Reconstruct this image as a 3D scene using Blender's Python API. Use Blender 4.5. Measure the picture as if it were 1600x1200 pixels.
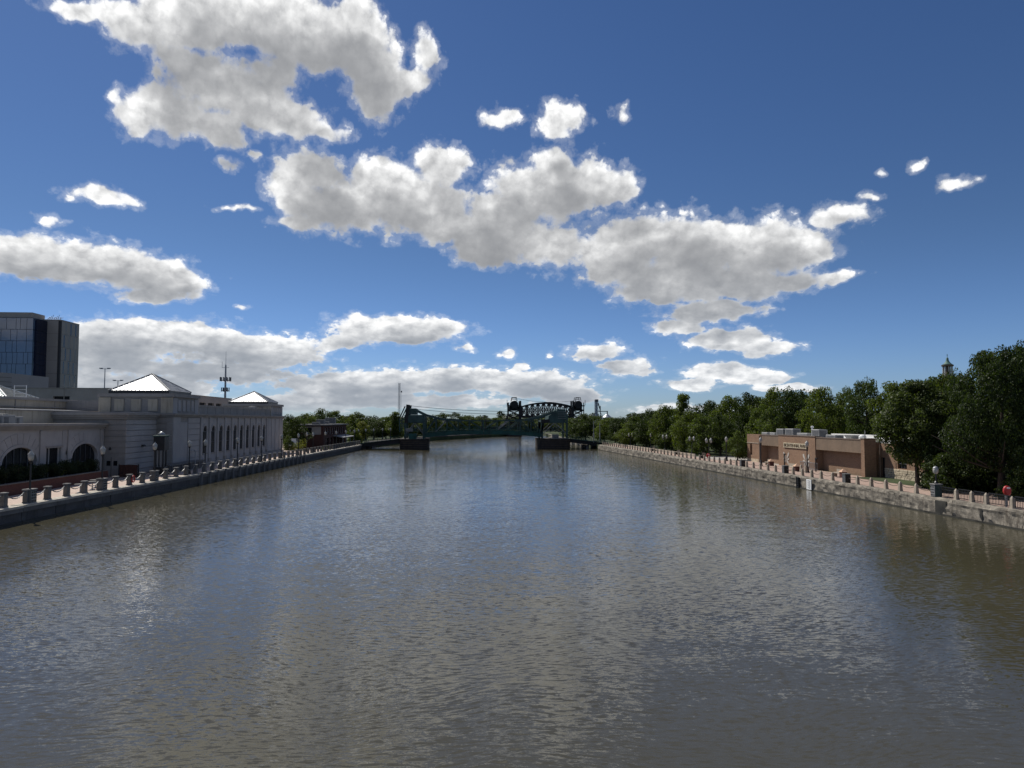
import bpy, bmesh, math, random
import numpy as np
from mathutils import Vector, Matrix

R = math.radians
scene = bpy.context.scene
for o in list(bpy.data.objects):
    bpy.data.objects.remove(o)
COL = scene.collection
random.seed(7)
rng = np.random.default_rng(7)

# ------------------------------------------------------------------ camera
cam_data = bpy.data.cameras.new('camera')
cam_data.sensor_width = 36.0
cam_data.lens = 36.0 * 1109.0 / 1600.0
cam_data.clip_start = 0.1
cam_data.clip_end = 12000.0
cam = bpy.data.objects.new('camera', cam_data)
COL.objects.link(cam)
cam.location = (0.0, 0.0, 7.7)
cam.rotation_euler = (R(90 + 2.94), 0.0, R(-4.28))
scene.camera = cam

# ------------------------------------------------------------------ sun, exposure
SUN_EL, SUN_LEFT = 51.0, 37.0            # degrees above the horizon / left of the river axis (+Y)
sun_dir = Vector((-math.sin(R(SUN_LEFT)) * math.cos(R(SUN_EL)), math.cos(R(SUN_LEFT)) * math.cos(R(SUN_EL)), math.sin(R(SUN_EL))))
sun_data = bpy.data.lights.new('sun', 'SUN')
sun_data.energy = 4.8
sun_data.angle = R(0.53)
sun_data.color = (1.0, 0.955, 0.88)
sun = bpy.data.objects.new('sun', sun_data)
COL.objects.link(sun)
sun.rotation_euler = sun_dir.to_track_quat('Z', 'Y').to_euler()
sun.location = (-40, 60, 80)
scene.view_settings.view_transform = 'Standard'
scene.view_settings.look = 'None'
scene.view_settings.exposure = 0.0
scene.view_settings.gamma = 1.0
scene.view_settings.use_curve_mapping = False
scene.cycles.use_denoising = True
scene.cycles.max_bounces = 6
scene.cycles.transparent_max_bounces = 8

# ------------------------------------------------------------------ sky with clouds
# cumulus puffs: azimuth, elevation, half width, half height (degrees; azimuth 0 = downstream, +Y)
PUFFS = [
    (-27.6, 26.5, 2.5, 0.7), (-24.4, 26.6, 2.5, 1.4), (-21, 27.7, 3.9, 1.9), (-21.8, 25.4, 1.9, 1), (-15.1, 28.9, 6.1, 2.2), (-12.7, 27.4, 4.4, 1.7), (-9, 28.2, 3.5, 2.5), 
    (-6.8, 26.1, 2.4, 2.5), (-6.7, 24.2, 1.7, 1.6), (-4.1, 25.9, 2.1, 1.1), (-2.8, 27.7, 1.4, 1.4), (-8.3, 30.5, 2, 0.8), (-19.3, 28.8, 4, 1.5), (-19.2, 24, 3.6, 2.1), 
    (-14.6, 25.4, 2.6, 1), (-20.5, 25, 2.2, 1), (-22.4, 21.8, 2.6, 1.7), (-24.2, 20.9, 1.7, 1.4), (-16, 23.4, 3.1, 2), (-14.1, 22.2, 3.7, 1.3), (-10.4, 21.9, 2, 0.8), 
    (-18.7, 21.1, 2.3, 1.2), (-25.2, 22.1, 0.6, 1), (-17.4, 20.4, 1.1, 1), (-15.9, 19.6, 0.5, 0.4), (-17.9, 18.8, 0.9, 0.5), (-11.8, 18.7, 3, 1.7), (-13.3, 17.3, 2.1, 1.6), 
    (-9.1, 16.6, 4.7, 2), (-6.1, 18.7, 3.1, 1.7), (-1.7, 20, 2.6, 1.5), (-3.5, 17, 4.6, 2.5), (-0.9, 15.5, 3.4, 1.6), (-12.5, 15.2, 2.4, 0.8), (7.4, 20.1, 2.1, 1.3), 
    (5.9, 17.8, 4.4, 2.5), (9.5, 18.5, 3.6, 2), (12.1, 18.3, 2.5, 1.5), (3.2, 15.5, 3.9, 2.4), (2.2, 13.6, 3.2, 1.3), (7.4, 14, 3.2, 1.8), (14.6, 14.3, 3.6, 2.1), 
    (18.6, 13.7, 4.9, 2.2), (23.9, 13.1, 4.6, 2.1), (27.1, 12.7, 2.2, 1.5), (29.2, 10.5, 2.1, 0.5), (12.6, 12.9, 3.2, 2.4), (17.1, 10.9, 5.2, 1.8), (22.2, 10.5, 4.9, 1.4), 
    (26.3, 10.4, 2.3, 0.9), (20, 8.4, 4.1, 0.8), (17.5, 7.4, 2.3, 0.7), (21.4, 6.3, 3.6, 0.9), (24.2, 5.4, 2.5, 0.7), (3.5, 23.5, 1.8, 0.9), (8.2, 23.3, 2.1, 1.3), 
    (9.9, 23.9, 0.7, 1), (13, 23.4, 1, 0.9), (29.3, 14.9, 2.5, 0.8), (31.7, 15.8, 1, 0.5), (32.2, 17.3, 0.5, 0.4), (34.2, 17.4, 0.7, 0.6), (36.6, 16.1, 1.7, 0.5), 
    (4.3, 20.4, 0.9, 0.4), (-25.9, 15.5, 2.7, 0.7), (-17, 15.6, 2.2, 0.3), (-29.2, 13.2, 1.1, 0.5), (-16.6, 8.5, 0.8, 0.4), (-30.8, 11, 2.8, 1.5), (-26.7, 10.9, 3.6, 1.6), 
    (-23.1, 10.4, 3.9, 1.4), (-20.6, 10.1, 1.9, 1.1), (-22.9, 8.9, 2.6, 0.6), (-22.2, 6.1, 7.5, 1.2), (-25.4, 4.9, 4.7, 1.7), (-15.6, 5.3, 5.3, 1.3), (-18.7, 3.6, 6.6, 1), 
    (-5, 7.2, 5.5, 1.2), (-8, 7.8, 2.2, 0.7), (-0.9, 7.4, 2.4, 0.7), (-9.5, 6.1, 2.3, 0.7), (0.7, 5.9, 1.1, 0.4), (11.2, 5.5, 2.6, 0.8), (13.5, 4.3, 2.4, 0.8), 
    (3.9, 5.4, 1.1, 0.6), (5.2, 4.3, 0.9, 0.4), (7.3, 5.4, 0.5, 0.4), (-0.9, 3.3, 9.7, 1.1), (-8.4, 2.8, 6.9, 1.2), (6.3, 2.8, 5.2, 1.2), (-11.8, 1.4, 6.2, 0.8), 
    (-2.9, 1.5, 8.6, 0.7), (9.4, 2, 3.1, 0.8), (20.9, 3.8, 3, 0.7), (23.2, 3.2, 2.9, 0.6), (18.5, 2.8, 2.4, 0.5), (17.5, 0.8, 4.4, 0.5), (25.5, 2.4, 2.7, 0.3), 
    (-26.9, 2.5, 4.5, 1.3), (-21.7, 2.2, 3.8, 1), 
]
SKY_STRENGTH = 0.10
SKY_AIR, SKY_DUST, SKY_OZONE, SKY_SAT = 1.0, 0.2, 1.2, 1.12
SKY_TINT_LOW, SKY_TINT = (0.40, 0.55, 0.92), (0.385, 0.47, 0.625)
CLOUD_LIGHT, CLOUD_DARK, CLOUD_FAR = (12.4, 12.4, 12.3), (2.6, 2.7, 2.9), (3.9, 4.4, 5.1)
CLOUD_DARK_LOW = (2.3, 2.65, 3.2)
NAMP, VAMP, NSHADE = 1.8, 1.2, 3.2

world = bpy.data.worlds.new('World')
scene.world = world
world.use_nodes = True
world.cycles.sampling_method = 'MANUAL'
world.cycles.sample_map_resolution = 1024
wt = world.node_tree
wt.nodes.clear()


class NT:
    """small helper to write node trees as expressions"""
    def __init__(self, tree):
        self.t = tree
    def node(self, kind, **kw):
        n = self.t.nodes.new(kind)
        for k, v in kw.items():
            setattr(n, k, v)
        return n
    def put(self, sock, v):
        if isinstance(v, bpy.types.NodeSocket):
            self.t.links.new(v, sock)
        elif v is not None:
            sock.default_value = v
    def m(self, op, a, b=None, c=None, clamp=False):
        n = self.node('ShaderNodeMath', operation=op, use_clamp=clamp)
        for i, v in enumerate((a, b, c)):
            if v is not None:
                self.put(n.inputs[i], v)
        return n.outputs[0]
    def v(self, op, a, b=None, c=None, scale=None):
        n = self.node('ShaderNodeVectorMath', operation=op)
        for i, x in enumerate((a, b, c)):
            if x is not None:
                self.put(n.inputs[i], x)
        if scale is not None:
            self.put(n.inputs['Scale'], scale)
        return n.outputs['Value'] if op in ('DOT_PRODUCT', 'LENGTH', 'DISTANCE') else n.outputs[0]
    def noise(self, vec, scale, detail=4, rough=0.5, lac=2.0, dims='2D', out=0, distortion=0.0):
        n = self.node('ShaderNodeTexNoise', noise_dimensions=dims)
        if vec is not None:
            self.put(n.inputs['Vector'], vec)
        n.inputs['Scale'].default_value = scale
        n.inputs['Detail'].default_value = detail
        n.inputs['Roughness'].default_value = rough
        n.inputs['Lacunarity'].default_value = lac
        n.inputs['Distortion'].default_value = distortion
        return n.outputs[out]
    def step(self, x, a, b, lo=0.0, hi=1.0, kind='SMOOTHSTEP'):
        n = self.node('ShaderNodeMapRange', interpolation_type=kind)
        for s, val in zip(('Value', 'From Min', 'From Max', 'To Min', 'To Max'), (x, a, b, lo, hi)):
            self.put(n.inputs[s], val)
        return n.outputs[0]
    def mix(self, f, a, b, blend='MIX'):
        n = self.node('ShaderNodeMix', data_type='RGBA', blend_type=blend)
        self.put(n.inputs[0], f)
        for s, val in ((n.inputs[6], a), (n.inputs[7], b)):
            if isinstance(val, (tuple, list)) and len(val) == 3:
                val = (*val, 1.0)
            self.put(s, val)
        return n.outputs[2]
    def sep(self, v):
        return self.node('ShaderNodeSeparateXYZ') if v is None else self._sep(v)
    def _sep(self, v):
        n = self.node('ShaderNodeSeparateXYZ')
        self.put(n.inputs[0], v)
        return n.outputs
    def comb(self, x, y, z):
        n = self.node('ShaderNodeCombineXYZ')
        for s, val in zip(n.inputs, (x, y, z)):
            self.put(s, val)
        return n.outputs[0]


def thickness(N, P, puffs, fine):
    """thickness of the cloud layer in the direction P = (azimuth, elevation) in degrees"""
    x, y = N.sep(P)[:2]
    # features flatten towards the horizon
    flat = N.m('MULTIPLY', N.m('SUBTRACT', 1.0, N.m('EXPONENT', N.m('MULTIPLY', y, -0.16))), 12.0)
    Q = N.comb(x, N.m('ADD', y, flat), 0.0)
    rest = puffs is None
    if rest:
        puffs = [p for p in PUFFS if p[0] - p[2] < -32 or p[0] + p[2] > 41 or p[1] + p[3] > 30]
    warp = N.v('SUBTRACT', N.noise(Q, 0.42, 2, 0.5, out=1), (0.5, 0.5, 0.5))
    ysc = N.step(y, 0.0, 14.0, 0.35, 1.0, 'LINEAR')
    W = N.v('ADD', P, N.v('MULTIPLY', warp, N.comb(1.9, N.m('MULTIPLY', ysc, 1.5), 0.0)))
    acc = 3.0
    for (a, e, rx, ry) in puffs:
        q = N.v('MULTIPLY_ADD', W, (0.93 / rx, 0.87 / ry, 0), (-0.93 * a / rx, -0.87 * e / ry, 0))
        thin = 0.75 * max(0.0, 1 - math.sqrt(rx * ry) / 1.9) if e > 5 else 0.12      # small puffs are torn and thin
        r2 = N.v('DOT_PRODUCT', q, q)
        acc = N.m('SMOOTH_MIN', N.m('ADD', r2, thin) if thin > 0 else r2, acc, 0.6)
    base = N.m('MULTIPLY', N.m('SUBTRACT', 1.22, acc), 1.35)
    if rest:
        # the same kind of cloud goes on outside the part of the sky that is in view
        gen = N.m('MULTIPLY_ADD', N.noise(N.v('MULTIPLY', Q, (0.075, 0.12, 1)), 1.0, 2, 0.5), 9.0, -5.0)
        border = N.m('MULTIPLY', N.m('MULTIPLY', N.step(x, -46, -37), N.step(x, 54, 45)), N.step(y, 44, 35))
        base = N.m('MAXIMUM', base, N.m('SUBTRACT', gen, N.m('MULTIPLY', border, 5.0)))
    base = N.m('MAXIMUM', base, -2.0)
    n1 = N.noise(Q, 0.50 if fine else 0.24, 6 if fine else 2.5, 0.55 if fine else 0.45, 2.1)
    if not fine:
        return N.m('MULTIPLY_ADD', N.m('SUBTRACT', n1, 0.5), NSHADE, base)
    edge = N.step(base, 0.35, 1.25, 1.0, 0.15)       # only the rims are torn, the body stays whole
    t = N.m('MULTIPLY_ADD', N.m('SUBTRACT', n1, 0.5), NAMP, base)
    # cauliflower lumps and torn edges
    vo = N.node('ShaderNodeTexVoronoi', feature='F1', voronoi_dimensions='2D')
    N.put(vo.inputs['Vector'], N.v('ADD', Q, N.v('SCALE', N.noise(Q, 1.3, 3, 0.6, out=1), scale=0.8)))
    vo.inputs['Scale'].default_value = 0.75
    vo.inputs['Detail'].default_value = 3.0
    vo.inputs['Roughness'].default_value = 0.5
    lump = N.m('SUBTRACT', 0.40, vo.outputs['Distance'])
    t = N.m('MULTIPLY_ADD', N.m('MULTIPLY', lump, edge), VAMP, t)
    wl = N.m('SUBTRACT', N.noise(Q, 2.1, 5, 0.62, 2.2), 0.5)
    t = N.m('MULTIPLY_ADD', N.m('MULTIPLY', wl, edge), 0.6, t)
    # relief: how much the billows rise towards the sun
    rl = N.m('SUBTRACT', N.noise(Q, 0.75, 3.5, 0.5, 2.1), N.noise(N.v('ADD', Q, (-0.2, 0.6, 0.0)), 0.75, 3.5, 0.5, 2.1))
    return t, N.m('MULTIPLY_ADD', lump, 0.30, N.m('MULTIPLY', rl, 0.5))


def cloud_sky(puffs):
    """Background shader (as a node group): clear sky with the clouds of one sector in front"""
    g = bpy.data.node_groups.new('cloud_sector', 'ShaderNodeTree')
    g.interface.new_socket('P', in_out='INPUT', socket_type='NodeSocketVector')
    g.interface.new_socket('Sky', in_out='INPUT', socket_type='NodeSocketColor')
    g.interface.new_socket('Shader', in_out='OUTPUT', socket_type='NodeSocketShader')
    N = NT(g)
    gi = N.node('NodeGroupInput')
    P, skyc = gi.outputs[0], gi.outputs[1]
    az, el = N.sep(P)[:2]
    T0, relief = thickness(N, P, puffs, True)
    # a second sample towards the sun (up and to the left) gives the self shading
    near = N.step(el, 0.0, 16.0, 0.28, 1.0, 'LINEAR')
    big = None if puffs is None else [p for p in puffs if p[3] > 0.7 or p[2] > 3]
    T1 = thickness(N, N.v('ADD', P, N.v('SCALE', (-0.35, 1.0, 0.0), scale=N.m('MULTIPLY', near, 1.1))), big, False)
    T2 = thickness(N, N.v('ADD', P, N.v('SCALE', (-0.35, 1.0, 0.0), scale=N.m('MULTIPLY', near, 2.9))), big, False)
    soft = N.step(el, 2.0, 14.0, 0.6, 0.95)
    core = N.step(T0, 0.0, soft)
    veil = N.m('MULTIPLY', N.step(T0, -0.75, 0.25), 0.16)
    alpha = N.m('MULTIPLY', N.m('MAXIMUM', core, veil), N.step(el, -0.3, 1.5))
    deep = N.m('MULTIPLY_ADD', N.m('MAXIMUM', T2, 0.0), 0.75, N.m('MULTIPLY', N.m('MAXIMUM', T1, 0.0), 0.5))
    shade = N.m('MULTIPLY_ADD', N.m('MULTIPLY', deep, N.step(T0, 0.0, 1.1, 0.22, 1.0)), 1.1, N.m('MULTIPLY', N.m('MAXIMUM', T0, 0.0), 0.12))
    lit = N.m('EXPONENT', N.m('MULTIPLY', shade, -0.86))
    lit = N.m('MULTIPLY', lit, N.m('MULTIPLY_ADD', relief, 1.5, 1.0), clamp=True)
    cloud = N.mix(lit, N.mix(N.step(el, 2.0, 14.0), CLOUD_DARK_LOW, CLOUD_DARK), CLOUD_LIGHT)
    cloud = N.mix(N.step(el, 0.0, 9.0, 0.34, 0.0), cloud, CLOUD_FAR)
    b = N.node('ShaderNodeBackground')
    b.inputs['Strength'].default_value = SKY_STRENGTH
    N.put(b.inputs['Color'], N.mix(alpha, skyc, cloud))
    g.links.new(b.outputs[0], N.node('NodeGroupOutput').inputs[0])
    return g


def use_group(g):
    n = N.node('ShaderNodeGroup', node_tree=g)
    N.put(n.inputs[0], P)
    N.put(n.inputs[1], skyc)
    return n.outputs[0]


def pick(N, f, a, b):
    n = N.node('ShaderNodeMixShader')
    N.put(n.inputs[0], f)
    N.t.links.new(a, n.inputs[1])
    N.t.links.new(b, n.inputs[2])
    return n.outputs[0]


N = NT(wt)
sky = N.node('ShaderNodeTexSky', sky_type='NISHITA', sun_disc=False)
sky.sun_elevation = R(SUN_EL)
sky.sun_rotation = R(-SUN_LEFT)
sky.altitude = 160
sky.air_density = SKY_AIR
sky.dust_density = SKY_DUST
sky.ozone_density = SKY_OZONE
dn = N.v('NORMALIZE', N.node('ShaderNodeTexCoord').outputs['Generated'])
dx, dy, dz = N.sep(dn)[:3]
az = N.m('MULTIPLY', N.m('ARCTAN2', dx, dy), 180 / math.pi)
el = N.m('MULTIPLY', N.m('ARCSINE', dz), 180 / math.pi)
P = N.comb(az, el, 0.0)
hs = N.node('ShaderNodeHueSaturation')
hs.inputs['Saturation'].default_value = SKY_SAT
N.put(hs.inputs['Color'], sky.outputs[0])
skyc = N.mix(1.0, hs.outputs[0], N.mix(N.step(el, 0, 15), SKY_TINT_LOW, SKY_TINT), 'MULTIPLY')


def sector(a0, a1, e0, e1, depth):
    """split the sky in view into sectors so that each ray only meets the puffs near it"""
    pad = 2.6
    pf = [p for p in PUFFS if a0 - pad < p[0] + p[2] and p[0] - p[2] < a1 + pad and e0 - pad < p[1] + p[3] and p[1] - p[3] < e1 + pad]
    if depth == 0 or len(pf) < 7:
        return use_group(cloud_sky(pf))
    if depth % 2 == 0:
        c = (a0 + a1) / 2
        return pick(N, N.m('GREATER_THAN', az, c), sector(a0, c, e0, e1, depth - 1), sector(c, a1, e0, e1, depth - 1))
    c = e0 + (e1 - e0) * 0.47
    return pick(N, N.m('GREATER_THAN', el, c), sector(a0, a1, e0, c, depth - 1), sector(a0, a1, c, e1, depth - 1))


in_view = N.m('MULTIPLY', N.m('MULTIPLY', N.m('GREATER_THAN', az, -36), N.m('LESS_THAN', az, 44)), N.m('LESS_THAN', el, 34))
front = sector(-36, 44, 0, 34, 4)
rest = use_group(cloud_sky(None))
below = N.node('ShaderNodeBackground')
below.inputs['Color'].default_value = (0.25, 0.25, 0.24, 1)
below.inputs['Strength'].default_value = 0.3
shader = pick(N, N.m('GREATER_THAN', el, -0.6), below.outputs[0], pick(N, in_view, rest, front))
N.t.links.new(shader, N.node('ShaderNodeOutputWorld').inputs[0])

# ------------------------------------------------------------------ helpers
ORG = {}


def origin(o):
    return ORG.get(o.name, Vector((0, 0, 0))) if o is not None else Vector((0, 0, 0))


def tag(o, label=None, cat=None, group=None, kind=None):
    if label:
        o['label'] = label
    if cat:
        o['category'] = cat
    if group:
        o['group'] = group
    if kind:
        o['kind'] = kind
    return o


def thing(name, label, cat, loc=(0, 0, 0), group=None, rz=0.0):
    o = bpy.data.objects.new(name, None)
    o.empty_display_size = 0.3
    COL.objects.link(o)
    o.location = loc
    o.rotation_euler = (0, 0, rz)
    ORG[o.name] = Vector(loc) if rz == 0 else Vector((0, 0, 0))
    return tag(o, label, cat, group)


class MB:
    """collects shapes; build() links them as ONE mesh object"""
    def __init__(self):
        self.v, self.f = [], []
    def add(self, vs, fs):
        k = len(self.v)
        self.v += [tuple(map(float, p)) for p in vs]
        self.f += [tuple(k + i for i in f) for f in fs]
        return self
    def box(self, x0, x1, y0, y1, z0, z1):
        return self.add([(x0, y0, z0), (x1, y0, z0), (x1, y1, z0), (x0, y1, z0), (x0, y0, z1), (x1, y0, z1), (x1, y1, z1), (x0, y1, z1)],
                        [(0, 3, 2, 1), (4, 5, 6, 7), (0, 1, 5, 4), (1, 2, 6, 5), (2, 3, 7, 6), (3, 0, 4, 7)])
    def cbox(self, x0, x1, y0, y1, z0, z1, c=0.03):
        """box with chamfered vertical and top edges"""
        a = [(x0 + c, y0), (x1 - c, y0), (x1, y0 + c), (x1, y1 - c), (x1 - c, y1), (x0 + c, y1), (x0, y1 - c), (x0, y0 + c)]
        mx, my = (x0 + x1) / 2, (y0 + y1) / 2
        b = [(mx + (p[0] - mx) * (1 - 2 * c / (x1 - x0)), my + (p[1] - my) * (1 - 2 * c / (y1 - y0))) for p in a]
        vs = [(p[0], p[1], z0) for p in a] + [(p[0], p[1], z1 - c) for p in a] + [(p[0], p[1], z1) for p in b]
        fs = [tuple(range(7, -1, -1)), tuple(range(16, 24))]
        for r in (0, 8):
            for i in range(8):
                j = (i + 1) % 8
                fs.append((r + i, r + j, r + 8 + j, r + 8 + i))
        return self.add(vs, fs)
    def frustum(self, cx, cy, z0, z1, w0, d0, w1, d1):
        a = [(-1, -1), (1, -1), (1, 1), (-1, 1)]
        vs = [(cx + s * w0 / 2, cy + t * d0 / 2, z0) for s, t in a] + [(cx + s * w1 / 2, cy + t * d1 / 2, z1) for s, t in a]
        return self.add(vs, [(3, 2, 1, 0), (4, 5, 6, 7), (0, 1, 5, 4), (1, 2, 6, 5), (2, 3, 7, 6), (3, 0, 4, 7)])
    def beam(self, p0, p1, w, h=None):
        """rectangular bar between two points"""
        h = h or w
        p0, p1 = Vector(p0), Vector(p1)
        d = (p1 - p0).normalized()
        up = Vector((0, 0, 1)) if abs(d.z) < 0.95 else Vector((0, 1, 0))
        s = d.cross(up).normalized() * (w / 2)
        t = s.cross(d).normalized() * (h / 2)
        vs = [p + a * s + b * t for p in (p0, p1) for a, b in ((-1, -1), (1, -1), (1, 1), (-1, 1))]
        return self.add(vs, [(0, 1, 2, 3), (7, 6, 5, 4), (0, 4, 5, 1), (1, 5, 6, 2), (2, 6, 7, 3), (3, 7, 4, 0)])
    def tube(self, pts, rad, n=8, cap=True):
        pts = [Vector(p) for p in pts]
        rad = rad if isinstance(rad, (list, tuple)) else [rad] * len(pts)
        k = len(self.v)
        vs = []
        for i, p in enumerate(pts):
            d = (pts[min(i + 1, len(pts) - 1)] - pts[max(i - 1, 0)])
            d = d.normalized() if d.length > 1e-9 else Vector((0, 0, 1))
            up = Vector((0, 0, 1)) if abs(d.z) < 0.9 else Vector((1, 0, 0))
            s = d.cross(up).normalized()
            t = d.cross(s)
            vs += [p + (s * math.cos(a) + t * math.sin(a)) * rad[i] for a in (2 * math.pi * j / n for j in range(n))]
        fs = []
        for i in range(len(pts) - 1):
            for j in range(n):
                a, b = i * n + j, i * n + (j + 1) % n
                fs.append((a, b, b + n, a + n))
        if cap:
            fs.append(tuple(range(n - 1, -1, -1)))
            fs.append(tuple((len(pts) - 1) * n + j for j in range(n)))
        return self.add(vs, fs)
    def lathe(self, prof, n=12, c=(0, 0, 0), a0=0.0):
        vs, fs = [], []
        for r, z in prof:
            vs += [(c[0] + max(r, 1e-4) * math.cos(a0 + 2 * math.pi * j / n), c[1] + max(r, 1e-4) * math.sin(a0 + 2 * math.pi * j / n), c[2] + z) for j in range(n)]
        for i in range(len(prof) - 1):
            for j in range(n):
                a, b = i * n + j, i * n + (j + 1) % n
                fs.append((a, b, b + n, a + n))
        fs.append(tuple(range(n - 1, -1, -1)))
        fs.append(tuple((len(prof) - 1) * n + j for j in range(n)))
        return self.add(vs, fs)
    def prism(self, poly, axis, a, b):
        """extrude a 2D polygon along axis ('x': poly is (y,z); 'y': (x,z); 'z': (x,y))"""
        def p3(p, t):
            return {'x': (t, p[0], p[1]), 'y': (p[0], t, p[1]), 'z': (p[0], p[1], t)}[axis]
        n = len(poly)
        return self.add([p3(p, a) for p in poly] + [p3(p, b) for p in poly],
                        [tuple(range(n)), tuple(range(2 * n - 1, n - 1, -1))] + [(i, i + n, (i + 1) % n + n, (i + 1) % n) for i in range(n)])
    def holed(self, outer, holes, axis, a, b):
        """wall slab: outer outline with openings, between the planes a and b of the axis"""
        bm = bmesh.new()
        def p3(p, t):
            return {'x': (t, p[0], p[1]), 'y': (p[0], t, p[1]), 'z': (p[0], p[1], t)}[axis]
        es = []
        for loop in [outer] + holes:
            vs = [bm.verts.new(p3(p, a)) for p in loop]
            es += [bm.edges.new((vs[i], vs[(i + 1) % len(vs)])) for i in range(len(vs))]
        bmesh.ops.triangle_fill(bm, use_beauty=True, edges=es)
        r = bmesh.ops.extrude_face_region(bm, geom=bm.faces[:])
        off = {'x': (b - a, 0, 0), 'y': (0, b - a, 0), 'z': (0, 0, b - a)}[axis]
        bmesh.ops.translate(bm, vec=off, verts=[g for g in r['geom'] if isinstance(g, bmesh.types.BMVert)])
        bmesh.ops.recalc_face_normals(bm, faces=bm.faces[:])
        bm.verts.index_update()
        self.add([v.co[:] for v in bm.verts], [[v.index for v in f.verts] for f in bm.faces])
        bm.free()
        return self
    def build(self, name, mat, parent=None, loc=None, smooth=False, rz=0.0):
        me = bpy.data.meshes.new(name)
        o0 = Vector(loc) if loc is not None else origin(parent)
        me.from_pydata([(p[0] - o0.x, p[1] - o0.y, p[2] - o0.z) for p in self.v], [], self.f)
        bm = bmesh.new()
        bm.from_mesh(me)
        bmesh.ops.recalc_face_normals(bm, faces=bm.faces[:])
        bm.to_mesh(me)
        bm.free()
        if smooth:
            me.polygons.foreach_set('use_smooth', [True] * len(me.polygons))
        me.materials.append(mat)
        ob = bpy.data.objects.new(name, me)
        COL.objects.link(ob)
        ORG[ob.name] = o0
        if parent is not None:
            ob.parent = parent
        if loc is not None:
            ob.location = loc
        return ob


def copy_tree(o, parent=None, loc=None, rz=None, scale=None):
    c = o.copy()
    COL.objects.link(c)
    c.parent = parent
    if loc is not None:
        c.location = loc
    if rz is not None:
        c.rotation_euler = (0, 0, rz)
    if scale is not None:
        c.scale = scale
    for ch in list(o.children):
        copy_tree(ch, c)
    return c


def nth(n):
    w = ['zeroth', 'first', 'second', 'third', 'fourth', 'fifth', 'sixth', 'seventh', 'eighth', 'ninth', 'tenth', 'eleventh', 'twelfth']
    if n < len(w):
        return w[n]
    return '%d%s' % (n, 'th' if 10 < n % 100 < 14 else {1: 'st', 2: 'nd', 3: 'rd'}.get(n % 10, 'th'))


# ------------------------------------------------------------------ materials
def new_mat(name):
    m = bpy.data.materials.new(name)
    m.use_nodes = True
    m.node_tree.nodes.clear()
    N = NT(m.node_tree)
    out = N.node('ShaderNodeOutputMaterial')
    return m, N, out


def rgb(c):
    return (*c, 1.0)


def M(name, base, rough=0.8, var=0.15, vscale=0.7, metallic=0.0, bump=0.0, bscale=9.0, streak=0.0, spec=0.3, dirt=(0.05, 0.045, 0.04), grain=0.06, coat=0.0):
    """painted / stone / metal surface: tone variation, fine grain, run-off streaks and a little relief"""
    m, N, out = new_mat(name)
    pos = N.node('ShaderNodeNewGeometry').outputs['Position']
    p = N.node('ShaderNodeBsdfPrincipled')
    f = N.noise(pos, vscale, 5, 0.6, dims='3D')
    lo = tuple(c * (1 - var) for c in base)
    hi = tuple(min(1, c * (1 + var)) for c in base)
    col = N.mix(N.step(f, 0.3, 0.7), lo, hi)
    if grain:
        g = N.noise(pos, bscale * 2.2, 3, 0.6, dims='3D')
        col = N.mix(N.step(g, 0.35, 0.75, 0.0, grain * 4), col, tuple(c * 0.55 for c in base))
    if streak:
        s = N.noise(N.v('MULTIPLY', pos, (2.6, 2.6, 0.22)), 1.0, 4, 0.65, dims='3D')
        col = N.mix(N.m('MULTIPLY', N.step(s, 0.5, 0.78), streak), col, dirt)
    N.put(p.inputs['Base Color'], col)
    p.inputs['Metallic'].default_value = metallic
    p.inputs['Specular IOR Level'].default_value = spec
    if coat:
        p.inputs['Coat Weight'].default_value = coat
    N.put(p.inputs['Roughness'], N.step(f, 0.2, 0.8, max(0.02, rough - 0.1), min(1.0, rough + 0.1)))
    if bump:
        b = N.node('ShaderNodeBump')
        b.inputs['Strength'].default_value = bump
        b.inputs['Distance'].default_value = 0.05
        N.put(b.inputs['Height'], N.noise(pos, bscale, 6, 0.65, dims='3D'))
        N.put(p.inputs['Normal'], b.outputs[0])
    m.node_tree.links.new(p.outputs[0], out.inputs[0])
    return m


def M_brick(name, c1, c2, mortar, bw=0.22, bh=0.075, flat=False, rough=0.9, var=0.3):
    m, N, out = new_mat(name)
    pos = N.node('ShaderNodeNewGeometry').outputs['Position']
    x, y, z = N.sep(pos)[:3]
    uv = N.comb(x, y, 0.0) if flat else N.comb(N.m('ADD', x, y), z, 0.0)
    br = N.node('ShaderNodeTexBrick')
    N.put(br.inputs['Vector'], uv)
    br.inputs['Color1'].default_value = rgb(c1)
    br.inputs['Color2'].default_value = rgb(c2)
    br.inputs['Mortar'].default_value = rgb(mortar)
    br.inputs['Scale'].default_value = 1.0
    br.inputs['Mortar Size'].default_value = 0.008
    br.inputs['Brick Width'].default_value = bw
    br.inputs['Row Height'].default_value = bh
    f = N.noise(pos, 0.5, 5, 0.65, dims='3D')
    f2 = N.noise(N.v('MULTIPLY', pos, (3.0, 3.0, 9.0)), 1.2, 2, 0.6, dims='3D')
    col = N.mix(N.step(f, 0.35, 0.75, 0.0, var), br.outputs['Color'], tuple(c * 0.55 for c in c1))
    col = N.mix(N.step(f2, 0.45, 0.75, 0.0, var), col, tuple(min(1, c * 1.35) for c in c2))
    p = N.node('ShaderNodeBsdfPrincipled')
    N.put(p.inputs['Base Color'], col)
    p.inputs['Roughness'].default_value = rough
    p.inputs['Specular IOR Level'].default_value = 0.2
    b = N.node('ShaderNodeBump')
    b.inputs['Strength'].default_value = 0.4
    b.inputs['Distance'].default_value = 0.01
    N.put(b.inputs['Height'], br.outputs['Fac'])
    b.invert = True
    N.put(p.inputs['Normal'], b.outputs[0])
    m.node_tree.links.new(p.outputs[0], out.inputs[0])
    return m


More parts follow.
